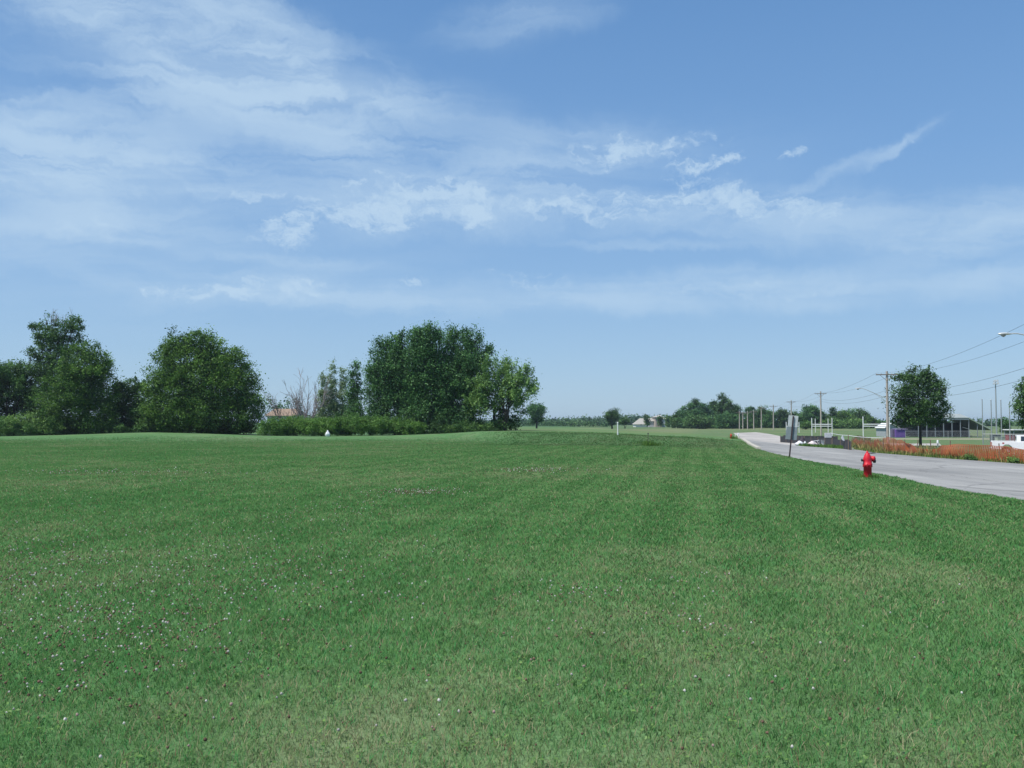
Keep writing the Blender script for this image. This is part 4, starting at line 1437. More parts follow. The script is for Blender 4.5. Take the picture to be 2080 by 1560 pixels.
# fence stands a little behind the edge
cen_ = Vector((34, 60))
fl = []
for x, y in fpts:
    v = Vector((x, y)); d = (cen_ - v); d.normalize()
    fl.append(v + Vector((1.0, .15)) * .45)
dense = []
for a, b in zip(fl[:-1], fl[1:]):
    k_ = max(1, int((b - a).length / .12))
    dense += [a.lerp(b, i / k_) for i in range(k_)]
dense.append(fl[-1])
arc = [0.0]
for a, b in zip(dense[:-1], dense[1:]):
    arc.append(arc[-1] + (b - a).length)
arc = np.array(arc); dp = np.array([[p_.x, p_.y] for p_ in dense])
rng = np.random.default_rng(9)
fh = 1.0 * (0.80 + 0.8 * (fbm(arc * .45, arc * 0, 90, 3) - .42))
pxs = W2 + F * dp[:, 0] / dp[:, 1]
fh = fh * np.interp(pxs, [1700, 1725, 1800, 1840, 1862, 1890, 1915, 1960, 2080], [1, 1, .92, .75, .45, .5, .8, .95, 1.05])
lo_ = 0.08 + 0.10 * vnoise(arc * .9, arc * 0, 91) + np.interp(pxs, [1800, 1830, 1850, 1870], [0, .22, .1, -.1])
bow = 0.10 * np.sin(arc * 2.1) + .10 * (vnoise(arc * 1.7, arc * 0, 92) - .5) * 2
m = MB()
nrow = 12
rows = []
for r_ in range(nrow + 1):
    t_ = r_ / nrow
    pts = []
    for i in range(len(dp)):
        b_ = bow[i] * math.sin(math.pi * t_)
        z = tz(dp[i, 0], dp[i, 1]) + lo_[i] + (fh[i]) * t_
        pts.append((dp[i, 0] - b_ * .9, dp[i, 1] - b_ * .4, z))
    rows.append(pts)
Vf = []; Ff = []
hw_ = .019
for r_ in range(nrow + 1):
    n0 = len(Vf)
    for q in rows[r_]:
        Vf += [(q[0], q[1], q[2] - hw_), (q[0], q[1], q[2] + hw_)]
    Ff += [(n0 + 2 * i, n0 + 2 * i + 2, n0 + 2 * i + 3, n0 + 2 * i + 1) for i in range(len(dp) - 1)]
for i in range(len(dp)):
    n0 = len(Vf)
    d = Vector((*(dp[min(i + 1, len(dp) - 1)] - dp[max(i - 1, 0)]), 0)).normalized() * .0175
    for r_ in range(nrow + 1):
        q = Vector(rows[r_][i]) + Vector((-.003, -.003, 0))
        Vf += [tuple(q - d), tuple(q + d)]
    Ff += [(n0 + 2 * i_, n0 + 2 * i_ + 1, n0 + 2 * i_ + 3, n0 + 2 * i_ + 2) for i_ in range(nrow)]
fo = thing('safety_fence', 'sagging orange plastic safety fence with weeds along the road', 'fence', (dp[0, 0], dp[0, 1], tz(*dp[0])))
m.add(Vf, Ff).build('mesh_panel', M_ORANGE, fo, world=True, recalc=False)
step = 0
for i in range(0, len(dp), 22):
    x, y = dp[i]
    z = tz(x, y)
    MB().box((x + .04, y + .04, z + .5), (.045, .045, 1.15), rz=rng.uniform(0, 1), M=Matrix.Rotation(rng.normal(0, .05), 3, 'Y')).build('stake', M_STAKE, fo, world=True)
# weeds along and behind the fence
spots = []
for i in range(0, len(dp), 2):
    x, y = dp[i]
    for _ in range(2):
        spots.append((x + rng.uniform(.1, 1.6), y + rng.uniform(-.2, .8), rng.uniform(.35, .78), .5, 34))
    spots.append((x - .28, y - .1, rng.uniform(.10, .34), .22, 16))
tuft('tall dry weeds growing through and behind the orange fence', spots, .5, 14, F_WEED, 'weeds', wid=.035)
spots = []
for i in range(0, len(dp), 3):
    x, y = dp[i]
    spots.append((x - .33, y - .1, rng.uniform(.10, .28), .25, 30))
tuft('green grass fringe between the road edge and orange fence', spots, .5, 15, F_MAPLE, 'grass_fringe', wid=.03)
# small leafy weed patches at the fence foot
for i, px0 in enumerate((1975, 1742, 2062)):
    j = int(np.argmin(abs(pxs - px0)))
    x, y = dp[j]
    tree('weed_plant', ('leafy green weed at the fence foot before the white truck', 'dark weed at the left corner of the orange fence', 'leafy weed at the fence foot near the right edge')[i], (x - .3, y - .2, tz(x, y)),
         [(Vector((x - .3, y - .2, tz(x, y) + .16)), .30, .24, .17)], F_BUSH, 'weed', 'leafy weeds along the orange fence', seed=200 + i, dens=16, clump=.10, leaf=.1, stems=3, trunk_r=.015)
# dark puddle stain of debris by the corner
cxx, cyy = hit(1775, 921.5)
o_ = MB().lathe([(.02, .0), (.2, .02), (.17, .07), (.05, .1)], c=(0, 0, 0), n=10).build('rubber_scrap', M_DARK, None)
o_.location = (cxx - .2, cyy, tz(cxx, cyy) + .01); o_.scale = (1.4, .8, .6)
tag(o_, 'scrap of dark rubber lying on the road by the fence corner', 'scrap')

# white capped standpipe in weeds behind the orange fence
g = gnd(1903, 66)
o = thing('standpipe', 'thin standpipe with white cap behind the dip in the orange fence', 'pipe', g)
hh = (905 - 893) * 66 / F + .9
MB().tube([(0, 0, -.1), (0, 0, 1.05)], .045, 10).build('pipe', M_SIGNDARK, o)
MB().lathe([(.07, 1.03), (.07, 1.22), (.04, 1.28)], n=12).build('cap', M_PLASTIC, o)

# ------------------------------------------------------------------ silt fence, sign, flag and sacks beyond the road
def silt(label, pa, pb, h_):
    a = Vector(pa[:2] + (0,)) if not isinstance(pa, Vector) else pa
    o_ = thing('silt_fence', label, 'fence', (pa[0], pa[1], tz(pa[0], pa[1])), 'black silt fences beyond the road')
    V = []; Fc = []
    n_ = 40
    rg = np.random.default_rng(int(pa[0] * 10))
    for i in range(n_ + 1):
        t_ = i / n_
        x = pa[0] + (pb[0] - pa[0]) * t_; y = pa[1] + (pb[1] - pa[1]) * t_ + .12 * math.sin(i * 1.7) + .05 * rg.normal()
        z = tz(x, y)
        V += [(x - pa[0], y - pa[1], z - .1 - o_.location.z), (x - pa[0], y - pa[1], z + h_ * (1 + .05 * rg.normal()) - o_.location.z)]
    Fc = [(2 * i, 2 * i + 2, 2 * i + 3, 2 * i + 1) for i in range(n_)]
    q = MB().add(V, Fc).build('fabric', M_SILT, o_, recalc=False)
    sm = q.modifiers.new('thick', 'SOLIDIFY'); sm.thickness = .008
    L_ = math.hypot(pb[0] - pa[0], pb[1] - pa[1])
    k_ = max(2, int(L_ / 2.2))
    for i in range(k_ + 1):
        t_ = i / k_
        x = pa[0] + (pb[0] - pa[0]) * t_; y = pa[1] + (pb[1] - pa[1]) * t_ - .06
        MB().box((x - pa[0], y - pa[1], tz(x, y) + h_ * .55 - o_.location.z), (.05, .05, h_ * 1.25)).build('stake', M_STAKE, o_)


def g2(px, Y):
    v = gnd(px, Y); return (v.x, v.y)


silt('long black silt fence behind the white sacks', g2(1584, 128), g2(1722, 104), .85)
silt('short dark silt fence panel at the corner of the orange fence', g2(1712, 84), g2(1727, 76), .8)
silt('low dark silt fence farther back behind the white notice', g2(1590, 150), g2(1700, 140), .7)

# patch of grass strip between
spots = [(*g2(rng.uniform(1630, 1720), rng.uniform(84, 96)), rng.uniform(.15, .4), .6, 50) for _ in range(70)]
tuft('rough green grass patch around the sacks and notice', spots, .4, 16, F_MAPLE, 'rough_grass', wid=.05)


def G(px, y, Yd):
    v = at(px, y, Yd); return v


o = thing('notice_board', 'white notice board hung on the cord beyond the road', 'sign', gnd(1681, 90))
bb = at(1681, 884, 90) - o.location
MB().box(bb, (.72, .02, .47)).build('board', M_WHITE, o, bevel=.004)
M_INK = mat('faded_notice_ink', (0.42, 0.44, 0.47), .6)
tm = MB()
for r_ in range(4):
    xx = -.28
    while xx < .26:
        w_ = rng.uniform(.04, .11)
        tm.box(bb + Vector((xx + w_ / 2, -.013, .15 - r_ * .10)), (w_, .003, .035))
        xx += w_ + .03
tm.build('lettering', M_INK, o)
for dx in (-.33, .33):
    MB().box((bb.x + dx, bb.y + .035, bb.z * .5 + .0), (.04, .04, abs(bb.z) + .5)).build('leg', M_STAKE, o)
# cord
ca = at(1686, 879.5, 90); cb = at(1722, 884.5, 78); cc = at(1800, 888, 75)
m = MB()
for a, b, sg_ in ((ca, cb, .05), (cb, cc, .1)):
    m.tube([a.lerp(b, t_ / 8) - Vector((0, 0, sg_ * 4 * (t_ / 8) * (1 - t_ / 8))) for t_ in range(9)], .02, 6, caps=False)
o = m.build('cord', M_PLASTIC)
tag(o, 'white cord stretched from the notice board to the orange fence', 'cord')
# pennant hanging on the cord
fp = at(1710, 883.5, 81.5)
pn = MB()
pts = [(0, 0), (.10, -.10), (.20, -.55), (.02, -.50), (-.13, -.28), (-.03, -.1)]
pn.prism([(a, b) for a, b in pts], -.01, .01, 'XZ')
o = pn.build('pennant', M_PLASTIC)
o.location = fp
tag(o, 'white rag hanging from the cord beside the dark silt panel', 'rag')
# posts holding the cord
for i, (p_, lab) in enumerate(((cb, 'wood post carrying the cord behind the fence corner'), (cc, 'wood post at the right end of the white cord'))):
    z = tz(p_.x, p_.y)
    o = MB().tube([(0, 0, -.2), (0, 0, p_.z - z + .08)], .04, 8).build('cord_post', M_STAKE)
    o.location = (p_.x, p_.y, z)
    tag(o, lab, 'post', 'posts carrying the white cord')


def onb(px, Yd):
    v = gnd(px, Yd); return (v.x, v.y, v.z)


bag('sack', 'round white sack nearest the road sign', onb(1623, 96), (.95, .7, .5), 11, M_PLASTIC, 'sack', 'white sacks on the grass beyond the road')
bag('sack', 'long pinkish white sack right of the dark bundle', onb(1649, 94), (1.15, .7, .55), 12, mat('pinkish_sack', (.68, .58, .60), .6), 'sack', 'white sacks on the grass beyond the road')
bag('sack', 'small pale sack leaning on the dark bundle', onb(1634, 97), (.4, .35, .5), 13, M_PLASTIC, 'sack', 'white sacks on the grass beyond the road')
bag('bundle', 'dark bundle standing between the white sacks', onb(1629, 98), (.6, .5, 1.0), 14, mat('dark_bundle', (.06, .05, .065), .8), 'bundle')
bag('tarp', 'crumpled teal green tarp in front of the sacks', onb(1638, 93), (1.5, .6, .22), 15, mat('teal_tarp', (.06, .26, .17), .6), 'tarp')
o = thing('sawhorse', 'white frame with slanting legs beside the notice board', 'frame', gnd(1660, 93))
m = MB()
m.tube([(-.5, 0, .62), (.15, 0, .72)], .03, 6)
m.build('rail', M_WHITE, o)
for a, b in (((-.45, 0, .62), (-.62, -.2, 0)), ((-.1, 0, .68), (.28, -.2, 0)), ((.12, .0, .7), (.4, .2, 0)), ((-.4, 0, .6), (-.2, .2, 0))):
    MB().tube([a, b], .022, 6).build('leg', M_WHITE, o)
o = thing('bucket', 'pale bucket standing left of the notice board', 'bucket', gnd(1670, 92))
MB().lathe([(.13, 0), (.17, .38), (.185, .385), (.185, .41)], c=(0, 0, .28), n=18).build('body', M_PLASTIC, o)
MB().tube([(-.18, 0, .66), (-.12, 0, .80), (0, 0, .85), (.12, 0, .80), (.18, 0, .66)], .008, 5).build('handle', M_SIGNBACK, o)
MB().box((0, 0, .14), (.5, .4, .28)).build('base_block', M_CONC, o)

# ------------------------------------------------------------------ goal posts
def goal(label, x0, x1, top, bar, bot, Y, dbl=True, rad=.06):
    g = gnd((x0 + x1) / 2, Y)
    o_ = thing('goal_posts', label, 'goal posts', g, 'white goal posts on the sports field')
    for x in (x0, x1):
        a = at(x, top, Y) - g; b = at(x, bot, Y) - g
        MB().tube([(a.x, 0, -.2), (a.x, 0, a.z)], rad, 10).build('upright', M_WHITE, o_)
    a = at(x0, bar, Y) - g; b = at(x1, bar, Y) - g
    MB().tube([(a.x, -.01, a.z), (b.x, -.01, b.z)], rad, 10).build('crossbar', M_WHITE, o_)
    if dbl:
        d = 4.0 * Y / F
        MB().tube([(a.x, -.01, a.z - d), (b.x, -.01, b.z - d)], rad * .9, 10).build('lower_bar', M_WHITE, o_)
    return o_


goal('nearer of two goal posts around the second utility pole', 1648.5, 1689.5, 849, 862, 876, 172, True, .075)
goal('smaller goal posts seen through the nearer pair', 1655.5, 1681.5, 850, 863, 875, 230, False, .08)
goal('small goal posts half hidden by the road sign', 1596.5, 1622.5, 857, 866, 874, 225, False, .09)
goal('goal posts in front of the white roofed shed', 1752.5, 1806, 846, 862, 879, 150, True, .08)

# ------------------------------------------------------------------ shed, purple stand
def gable_shed():
    Y = 175
    g = gnd(1800, Y)
    o_ = thing('shed', 'grey shed with bright white gabled roof by the goal posts', 'shed', g)
    s_ = Y / F
    def P(px): return (px - 1800) * s_
    zb_ = -.2
    ez = (at(0, 868.5, Y).z - g.z); rz_ = (at(0, 861, Y).z - g.z)
    # gable end faces right-front: the ridge runs towards upper left
    x0, x1, xr = P(1798), P(1822), P(1809)
    L_ = P(1798) - P(1778)
    # body as an oblique box: front gable from x0..x1, depth direction runs left and back
    dx, dy = -L_ + 6.0 * g.x / Y, 6.0
    fr = [(x0, 0, zb_), (x1, 0, zb_), (x1, 0, ez), (xr, 0, rz_), (x0, 0, ez)]
    bk = [(a + dx, b + dy, c) for a, b, c in fr]
    V = fr + bk
    Fc = [(0, 1, 2, 3, 4), (9, 8, 7, 6, 5), (0, 4, 9, 5), (1, 6, 7, 2)]
    MB().add(V, Fc).build('wall', mat('shed_wall_grey', (.33, .36, .39), .7), o_)
    oh = .35
    rf = MB()
    for (ax, az_, bx_, bz_) in ((x0 - oh, ez - .12, xr, rz_ + .1), (x1 + oh, ez - .12, xr, rz_ + .1)):
        a0 = Vector((ax, -.35, az_)); b0 = Vector((bx_, -.35, bz_)); dd = Vector((dx * 1.06, dy * 1.06, 0)); up_ = Vector((0, 0, .07))
        q = [a0, b0, b0 + dd, a0 + dd]
        rf.add(q + [v + up_ for v in q], [(0, 1, 2, 3), (7, 6, 5, 4), (0, 4, 5, 1), (1, 5, 6, 2), (2, 6, 7, 3), (3, 7, 4, 0)])
    rf.build('roof', mat('white_metal_roof', (.8, .8, .8), .45, .1), o_)
    MB().box(((x0 + x1) / 2 - .1, -.04, ez * .42), (1.15, .06, ez * .84)).build('door', mat('shed_door_pale', (.55, .62, .62), .6), o_)


gable_shed()
o = thing('storage_container', 'purple storage box with pale lid beside the white roofed shed', 'container', gnd(1828, 168))
g = o.location
s_ = 168 / F
zt = at(0, 872, 168).z - g.z
MB().box((0, .8, zt / 2 - .1), (20 * s_, 1.8, zt + .1)).build('body', mat('purple_paint', (.15, .085, .30), .6, var=.12), o)
MB().box((.2, .8, zt + .05), (20 * s_ + .25, 2.1, .10)).build('lid', mat('lilac_lid', (.45, .38, .62), .6), o)
MB().box((-12 * s_, 1.1, zt / 2 - .1), (5 * s_, 1.4, zt + .3)).build('side_panel', mat('grey_purple', (.13, .11, .18), .7), o)
for i, (px0, w_, zt_) in enumerate(((1763, 12, 1.3), (1786, 9, 1.5))):
    pass

# ------------------------------------------------------------------ grandstand
Y = 172
g = gnd(1935, Y)
o = thing('grandstand', 'covered grandstand with sloping grey green roof behind the maple', 'grandstand', g)
s_ = Y / F
X0, X1, X2 = (1862 - 1935) * s_, (1968 - 1935) * s_, (2014 - 1935) * s_
zt = at(0, 842, Y).z - g.z; ze = at(0, 850, Y).z - g.z; zr_ = at(0, 874, Y).z - g.z
M_ROOF = mat('grey_green_roof', (.36, .40, .38), .5, .2, var=.08, scale=1.5)
M_UNDER = mat('stand_interior', (.09, .10, .12), .85)
m = MB()
m.add([(X0, 0, ze), (X1, 0, ze), (X1 - .3, 3.0, zt), (X0, 3.0, zt), (X0, 9, ze), (X1, 9, ze), (X2, 0, zr_), (X2, 9, zr_), (X1 - .3, 3.0, zt)],
      [(0, 1, 2, 3), (3, 2, 5, 4), (1, 6, 8), (8, 6, 7, 5)])
rf = m.build('roof', M_ROOF, o, recalc=False)
sm = rf.modifiers.new('thick', 'SOLIDIFY'); sm.thickness = .16; sm.offset = 1
MB().box(((X0 + X1) / 2, -.03, ze - .16), (X1 - X0, .08, .22)).build('fascia', M_SIGNDARK, o)
MB().tube([(X1, -.05, ze - .05), (X2, -.05, zr_ - .05)], .09, 6).build('rake_beam', mat('green_trim', (.30, .38, .28), .6), o)
m = MB()
for k_ in range(6):
    m.box(((X0 + X1) / 2 + .6, 2.4 + k_ * .8, .25 + k_ * .38), (X1 - X0 + 2, .8, .06))
    m.box(((X0 + X1) / 2 + .6, 2.8 + k_ * .8, .06 + k_ * .38), (X1 - X0 + 2, .05, .36))
m.build('bleacher', M_UNDER, o)
MB().box(((X0 + X2) / 2, 8.7, zr_ * .5 + .7), (X2 - X0 - .3, .1, zr_ + 1.6)).build('back_wall', M_UNDER, o)
MB().box(((X0 + X1) / 2, 8.85, ze / 2 + .6), (X1 - X0, .1, ze)).build('upper_back_wall', M_UNDER, o)
xx = X0 + .3
while xx < X1 + .2:
    MB().box((xx, .12, ze / 2 - .15), (.13, .13, ze - .1)).build('column', mat('stand_column', (.20, .23, .26), .6) if xx < X0 + .4 else bpy.data.materials['stand_column'], o)
    xx += (X1 - X0 - .35) / 6
for (a, b) in ((X1 + 1.6, .62), (X1 + 3.0, .3)):
    t_ = (a - X1) / (X2 - X1)
    hh = ze + (zr_ - ze) * t_
    MB().box((a, .12, hh / 2 - .1), (.12, .12, hh)).build('column', bpy.data.materials['stand_column'], o)
MB().tube([(X0 + 8.6, -.4, 1.9), (X0 + 10.6, -.4, 1.35)], .04, 6).build('handrail', M_GALV, o)

# chain link fence with posts
def chain(label, pa, pb, h_, cell=.11, post=3.0, wire=.008, tall=None):
    o_ = thing('chain_link_fence', label, 'fence', (pa[0], pa[1], tz(*pa)), 'chain link fences of the sports ground')
    A = Vector((*pa, 0)); B = Vector((*pb, 0))
    L_ = (B - A).length; d = (B - A).normalized()
    def P(s0, z0):
        q = A + d * s0
        return Vector((q.x, q.y, tz(q.x, q.y) + z0)) - o_.location
    V = []; Fc = []
    n_ = int(L_ / cell)
    hd_ = d * wire / 2
    for i in range(-int(h_ / cell), n_ + 1):
        for sgn in (1, -1):
            s0 = i * cell if sgn == 1 else i * cell + h_
            s1 = s0 + sgn * h_
            t0, t1 = 0, h_
            if sgn == 1:
                if s0 < 0: t0 = -s0; s0 = 0
                if s1 > L_: t1 = h_ - (s1 - L_); s1 = L_
            else:
                if s0 > L_: t0 = s0 - L_; s0 = L_
                if s1 < 0: t1 = h_ + s1; s1 = 0
            if t1 - t0 < .05: continue
            b_ = len(V)
            off = Vector((0, .01 * sgn, 0))
            p0 = P(s0, t0) + off; p1 = P(s1, t1) + off
            V += [p0 - hd_, p0 + hd_, p1 + hd_, p1 - hd_]
            Fc.append((b_, b_ + 1, b_ + 2, b_ + 3))
    MB().add(V, Fc).build('wire_mesh', M_GALV, o_, recalc=False)
    k_ = int(L_ / post)
    for i in range(k_ + 1):
        s0 = L_ * i / k_
        MB().tube([P(s0, -.1), P(s0, h_ + .05)], .035, 8).build('post', M_GALV, o_)
    MB().tube([P(L_ * i / 12, h_) for i in range(13)], .025, 6).build('top_rail', M_GALV, o_)


chain('chain link fence in front of the grandstand', g2(1838, 160), g2(2012, 158), 1.35, .16, 3.2, .014)
chain('chain link fence behind the white pickup truck', g2(1995, 92), g2(2120, 88), 1.7, .12, 2.4, .012)
# ball park poles and field light
for i, (x, top, lab) in enumerate(((1995, 812, 'leftmost tall thin ballpark pole'), (2013, 813, 'second tall thin ballpark pole from the left'), (2033, 813, 'third thin ballpark pole, right of the field light'), (2050, 820, 'rightmost thin ballpark pole, slightly shorter'))):
    Yp = 120
    g = gnd(x, Yp)
    o = thing('ballpark_pole', lab, 'pole', g, 'tall thin poles at the ballpark')
    hh = at(x, top, Yp).z - g.z
    MB().tube([(0, 0, -.2), (0, 0, hh)], [.075, .06], 8).build('pole', M_GALV, o)
    MB().lathe([(.075, hh), (.08, hh + .08), (.03, hh + .12)], n=8).build('cap', M_GALV, o)
g = gnd(2023, 150)
o = thing('field_light', 'tall field light with a small rack of white lamps', 'floodlight', g)
hh = at(2023, 779, 150).z - g.z
MB().tube([(0, 0, -.2), (0, 0, hh)], [.13, .09], 10).build('pole', M_GALV, o)
MB().box((0, -.05, hh - .1), (1.0, .08, .08)).build('bracket', M_GALV, o)
MB().box((0, -.05, hh + .35), (.8, .08, .08)).build('bracket', M_GALV, o)
for dx, dz in ((-.3, .0), (.3, .0), (-.22, .42), (.22, .42)):
    MB().lathe([(.05, .12), (.14, .05), (.2, -.1), (.2, -.13)], c=(dx, -.15, hh + dz + .02), n=12, axis='Y').build('lamp', M_PLASTIC, o)
MB().tube([(-.03, -.05, hh - .3), (.03, -.05, hh + .45)], .05, 6).build('mast', M_GALV, o)

# long low dugout at right and parked clutter
g = gnd(2090, 135)
o = thing('dugout', 'low dark dugout with a white edged flat roof behind the truck', 'shelter', g)
s_ = 135 / F
zt = at(0, 873, 135).z - g.z
MB().box((0, 1.2, zt), (70 * s_, 3.0, .14)).build('roof', M_WHITE, o)
MB().box((0, 2.4, zt / 2), (68 * s_, .12, zt - .1)).build('wall', M_SIGNDARK, o)
for k_ in range(5):
    MB().box(((-32 + 16 * k_) * s_, .0, zt / 2 - .05), (.1, .1, zt - .1)).build('post', M_SIGNDARK, o)
for i, (x, Yp, w_, h_, c_, lab) in enumerate(((2020, 128, 1.2, 1.1, (.10, .11, .12), 'dark equipment box left of the pale one behind the fence'), (2033, 126, 1.6, .8, (.36, .40, .32), 'pale green equipment box behind the chain link'),
                                            (2050, 124, .9, 1.2, (.28, .07, .08), 'dark red equipment box behind the chain link'))):
    g = gnd(x, Yp)
    o = thing('equipment_box', lab, 'box', g, 'equipment boxes by the ballpark')
    mm = mat('box_paint', c_, .7)
    MB().box((0, 0, h_ / 2 - .02), (w_, .8, h_)).build('body', mm, o, bevel=.02)
    MB().box((0, 0, h_ + .02), (w_ + .08, .88, .06)).build('lid', mm, o, bevel=.01)

# ------------------------------------------------------------------ pickup truck (tail to the left)
Y = 81
g = gnd(2062, Y)
tx = (2013 - W2) / F * Y
o = thing('pickup_truck', 'white pickup truck parked behind the orange fence, tail towards the road', 'truck', (tx, Y, tz(tx + 2, Y)), rz=math.radians(-25))
o.scale = (.95, .95, .95)
Wd = 1.85
body = [(0, .62), (0, 1.27), (2.02, 1.27), (2.06, 1.86), (2.5, 1.92), (3.25, 1.86), (3.98, 1.33), (5.2, 1.16), (5.42, .95), (5.42, .55), (4.95, .48), (4.9, .75), (4.65, .95), (4.35, .95), (4.1, .75), (4.05, .45),
        (1.72, .45), (1.66, .75), (1.42, .95), (1.12, .95), (.88, .75), (.82, .5), (.1, .5)]
# cab narrows upward a little: body sides as prism, bed hollowed by inner dark box
lower = [(0, .5), (0, 1.24), (2.04, 1.24), (4.0, 1.24), (5.15, 1.14), (5.42, .95), (5.42, .5), (4.98, .5), (4.9, .78), (4.65, .96), (4.35, .96), (4.1, .78), (4.02, .5), (1.75, .5), (1.66, .78), (1.42, .96), (1.12, .96), (.88, .78), (.80, .5)]
bodyo = MB().prism(lower, 0, Wd, 'XZ').build('body', M_CARWHITE, o, bevel=.03)
cab = MB()
yb0, yt0, yb1, yt1 = .03, .17, Wd - .03, Wd - .17
cabp = [(2.08, 1.243), (2.10, 1.86), (3.22, 1.86), (3.98, 1.243)]
V = []
for (x, z) in cabp:
    V.append((x, yb0 if z < 1.5 else yt0, z))
for (x, z) in cabp:
    V.append((x, yb1 if z < 1.5 else yt1, z))
cab.add(V, [(0, 1, 2, 3), (7, 6, 5, 4), (0, 4, 5, 1), (1, 5, 6, 2), (2, 6, 7, 3)])
cabo = cab.build('cab', M_CARWHITE, o, bevel=.03)
for sy in (0, 1):
    def yy(z): 
        t_ = (z - 1.243) / (1.86 - 1.243)
        v = yb0 + (yt0 - yb0) * t_
        return v - .006 if sy == 0 else Wd - v + .006
    for w_ in ([(2.42, 1.30), (2.44, 1.76), (3.12, 1.76), (3.66, 1.30)],):
        vs = [(x, yy(z), z) for x, z in w_]
        MB().add(vs, [(0, 1, 2, 3)]).build('side_window', M_GLASS, cabo, recalc=False)
MB().add([(3.965 + .02, .2, 1.30), (3.965 + .02, Wd - .2, 1.30), (3.33, Wd - .26, 1.80), (3.33, .26, 1.80)], [(0, 1, 2, 3)]).build('windscreen', M_GLASS, cabo, recalc=False)
MB().box((2.085, Wd / 2, 1.56), (.02, 1.1, .34)).build('rear_window', M_GLASS, cabo)
MB().box((1.05, Wd / 2, 1.246), (1.85, Wd - .3, .012)).build('bed_opening', M_DARK, o)
for yy0 in (.04, Wd - .04):
    MB().box((1.02, yy0, 1.275), (2.0, .06, .05)).build('bed_rail', M_CARWHITE, o, bevel=.01)
for x in (1.27, 4.5):
    for y_ in (.13, Wd - .13):
        w_ = MB().lathe([(.3, -.11), (.36, -.09), (.36, .09), (.3, .11)], c=(x, y_, .36), n=24, axis='Y').build('wheel', M_DARK, o)
        MB().lathe([(.2, -.125), (.19, .125)], c=(x, y_, .36), n=16, axis='Y').build('rim', M_GALV, w_)
MB().box((-.012, .08, 1.02), (.05, .14, .32)).build('tail_light', M_TAIL, o)
MB().box((-.012, Wd - .08, 1.02), (.05, .14, .32)).build('tail_light', M_TAIL, o)
MB().box((-.08, Wd / 2, .58), (.14, Wd - .1, .16)).build('bumper', M_GALV, o, bevel=.02)
MB().box((5.46, Wd / 2, .6), (.12, Wd - .1, .22)).build('bumper', M_GALV, o, bevel=.02)
MB().box((.95, -.004, 1.1), (.16, .012, .13)).build('fuel_door', M_TAIL, o)

# ------------------------------------------------------------------ houses
def house(label, Y, x0, x1, eave, ridge, base, depth, wall, roof, hip=False, wins=(), rshift=(0, 0), door=None):
    cxp = (x0 + x1) / 2
    g_ = gnd(cxp, Y)
    gz = min(g_.z, at(0, base, Y).z)
    o_ = thing('house', label, 'house', (g_.x, g_.y, gz))
    s0 = Y / F
    a, b = (x0 - cxp) * s0, (x1 - cxp) * s0
    ze_ = at(0, eave, Y).z - gz; zr2 = at(0, ridge, Y).z - gz
    MB().box(((a + b) / 2, depth / 2, ze_ / 2 - .1), (b - a, depth, ze_ + .2)).build('wall', wall, o_)
    oh = .45
    ra, rb = a + rshift[0] * s0, b - rshift[1] * s0
    V = [(a - oh, -oh, ze_ - .08), (b + oh, -oh, ze_ - .08), (b + oh, depth + oh, ze_ - .08), (a - oh, depth + oh, ze_ - .08), (ra, depth / 2, zr2), (rb, depth / 2, zr2)]
    MB().add(V, [(0, 1, 5, 4), (1, 2, 5), (2, 3, 4, 5), (3, 0, 4), (3, 2, 1, 0)]).build('roof', roof, o_)
    for wx_, wy_, ww, wh in wins:
        zc = at(0, wy_, Y).z - gz
        w0 = MB().box(((wx_ - cxp) * s0, -.03, zc), (ww * s0, .06, wh * s0)).build('window', M_WHITE, o_)
        MB().box(((wx_ - cxp) * s0, -.068, zc), (ww * s0 * .8, .02, wh * s0 * .8)).build('pane', M_GLASS, w0)
    return o_, g_, s0, gz


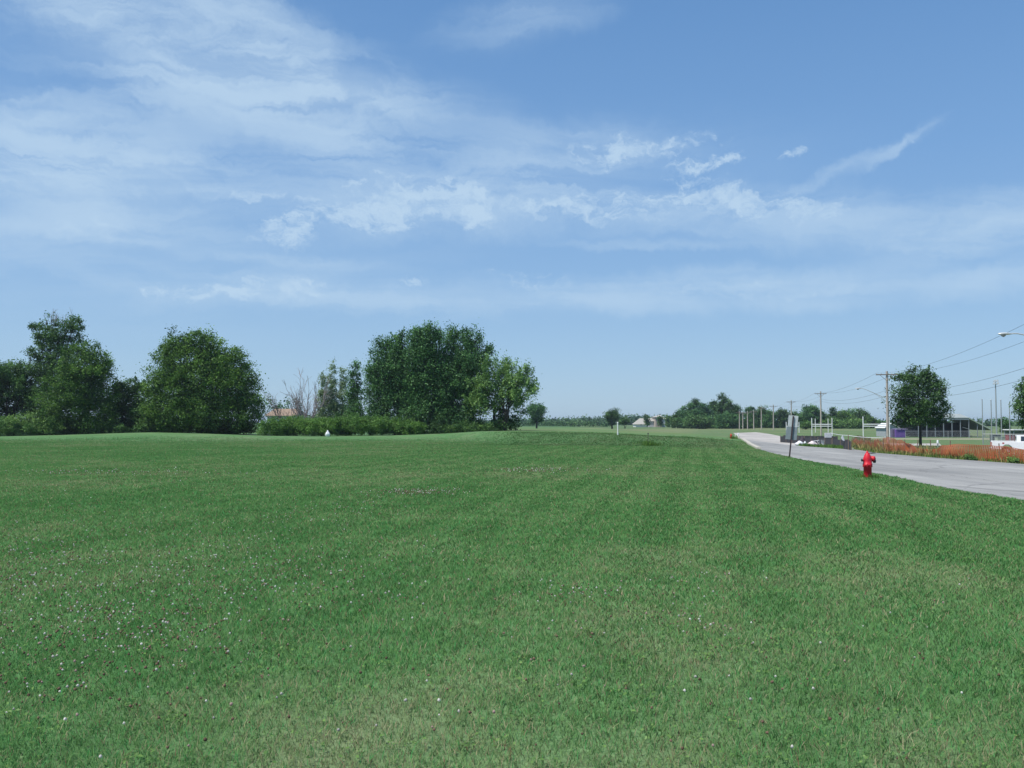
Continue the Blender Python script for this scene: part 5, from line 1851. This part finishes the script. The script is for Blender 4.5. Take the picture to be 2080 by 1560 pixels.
M_SIDING = mat('white_siding', (.72, .73, .73), .7, var=.05, scale=2, mscale=(.2, .2, 6))
M_TANROOF = mat('tan_shingle_roof', (.27, .20, .145), .85, var=.15, scale=5)
M_GREYROOF = mat('grey_shingle_roof', (.36, .35, .32), .85, var=.15, scale=4)
M_BRICK = mat('pale_brick', (.40, .34, .31), .85, var=.15, scale=6)
house('low white house with tan roof behind the dead shrubs', 150, 543, 598, 843.5, 829.5, 860, 9, mat('pale_blue_siding', (.48, .53, .54), .7), M_TANROOF, wins=((553, 849, 3, 8), (566, 847, 5, 4), (585, 848, 6, 4)), rshift=(1, 3))
o1, g1, s1, gz1 = house('long low pale house with grey roof, left of the tall one', 405, 1291, 1322, 861.5, 849.5, 866, 9, M_SIDING, M_GREYROOF, wins=((1302, 863, 3, 2), (1309, 863, 3, 2)), rshift=(11, 1))
o2, g2_, s2, gz2 = house('tall two storey brick house with steep roof beyond the field', 398, 1331, 1344, 847, 843, 866, 9, M_BRICK, M_GREYROOF, wins=((1334, 850.5, 2, 2), (1334, 855, 2, 2.2), (1334, 861, 2.4, 2.6), (1340, 855, 1.8, 2)), rshift=(10, 0))
house('grey garage block with white front joined beside the tall brick house', 402, 1318, 1331, 855, 849, 866, 8, mat('grey_siding', (.42, .43, .47), .7), M_GREYROOF, wins=((1322, 858, 2, 2), (1328.5, 858, 4, 4)), rshift=(1, 1))
house('small white house showing between trees right of the tall house', 404, 1345, 1351, 850, 846, 866, 7, M_SIDING, M_GREYROOF, wins=((1347, 855, 1.6, 2),), rshift=(1, 1))

# tail of haze over the plain ---------------------------------------------
HAZE_D = 0.00018
hz = MB().box((0, 1750, 8.5), (7200, 4400, 25))
hzm = bpy.data.materials.new('summer_haze')
hzm.use_nodes = True
t = hzm.node_tree
t.nodes.clear()
pv = t.nodes.new('ShaderNodeVolumePrincipled')
pv.inputs['Color'].default_value = (0.72, 0.86, 1.0, 1)
pv.inputs['Density'].default_value = HAZE_D
pv.inputs['Anisotropy'].default_value = 0.2
oo = t.nodes.new('ShaderNodeOutputMaterial')
t.links.new(pv.outputs[0], oo.inputs['Volume'])
ho = hz.build('haze', hzm)
tag(ho, 'thin blue summer haze over the fields', 'haze', kind='stuff')
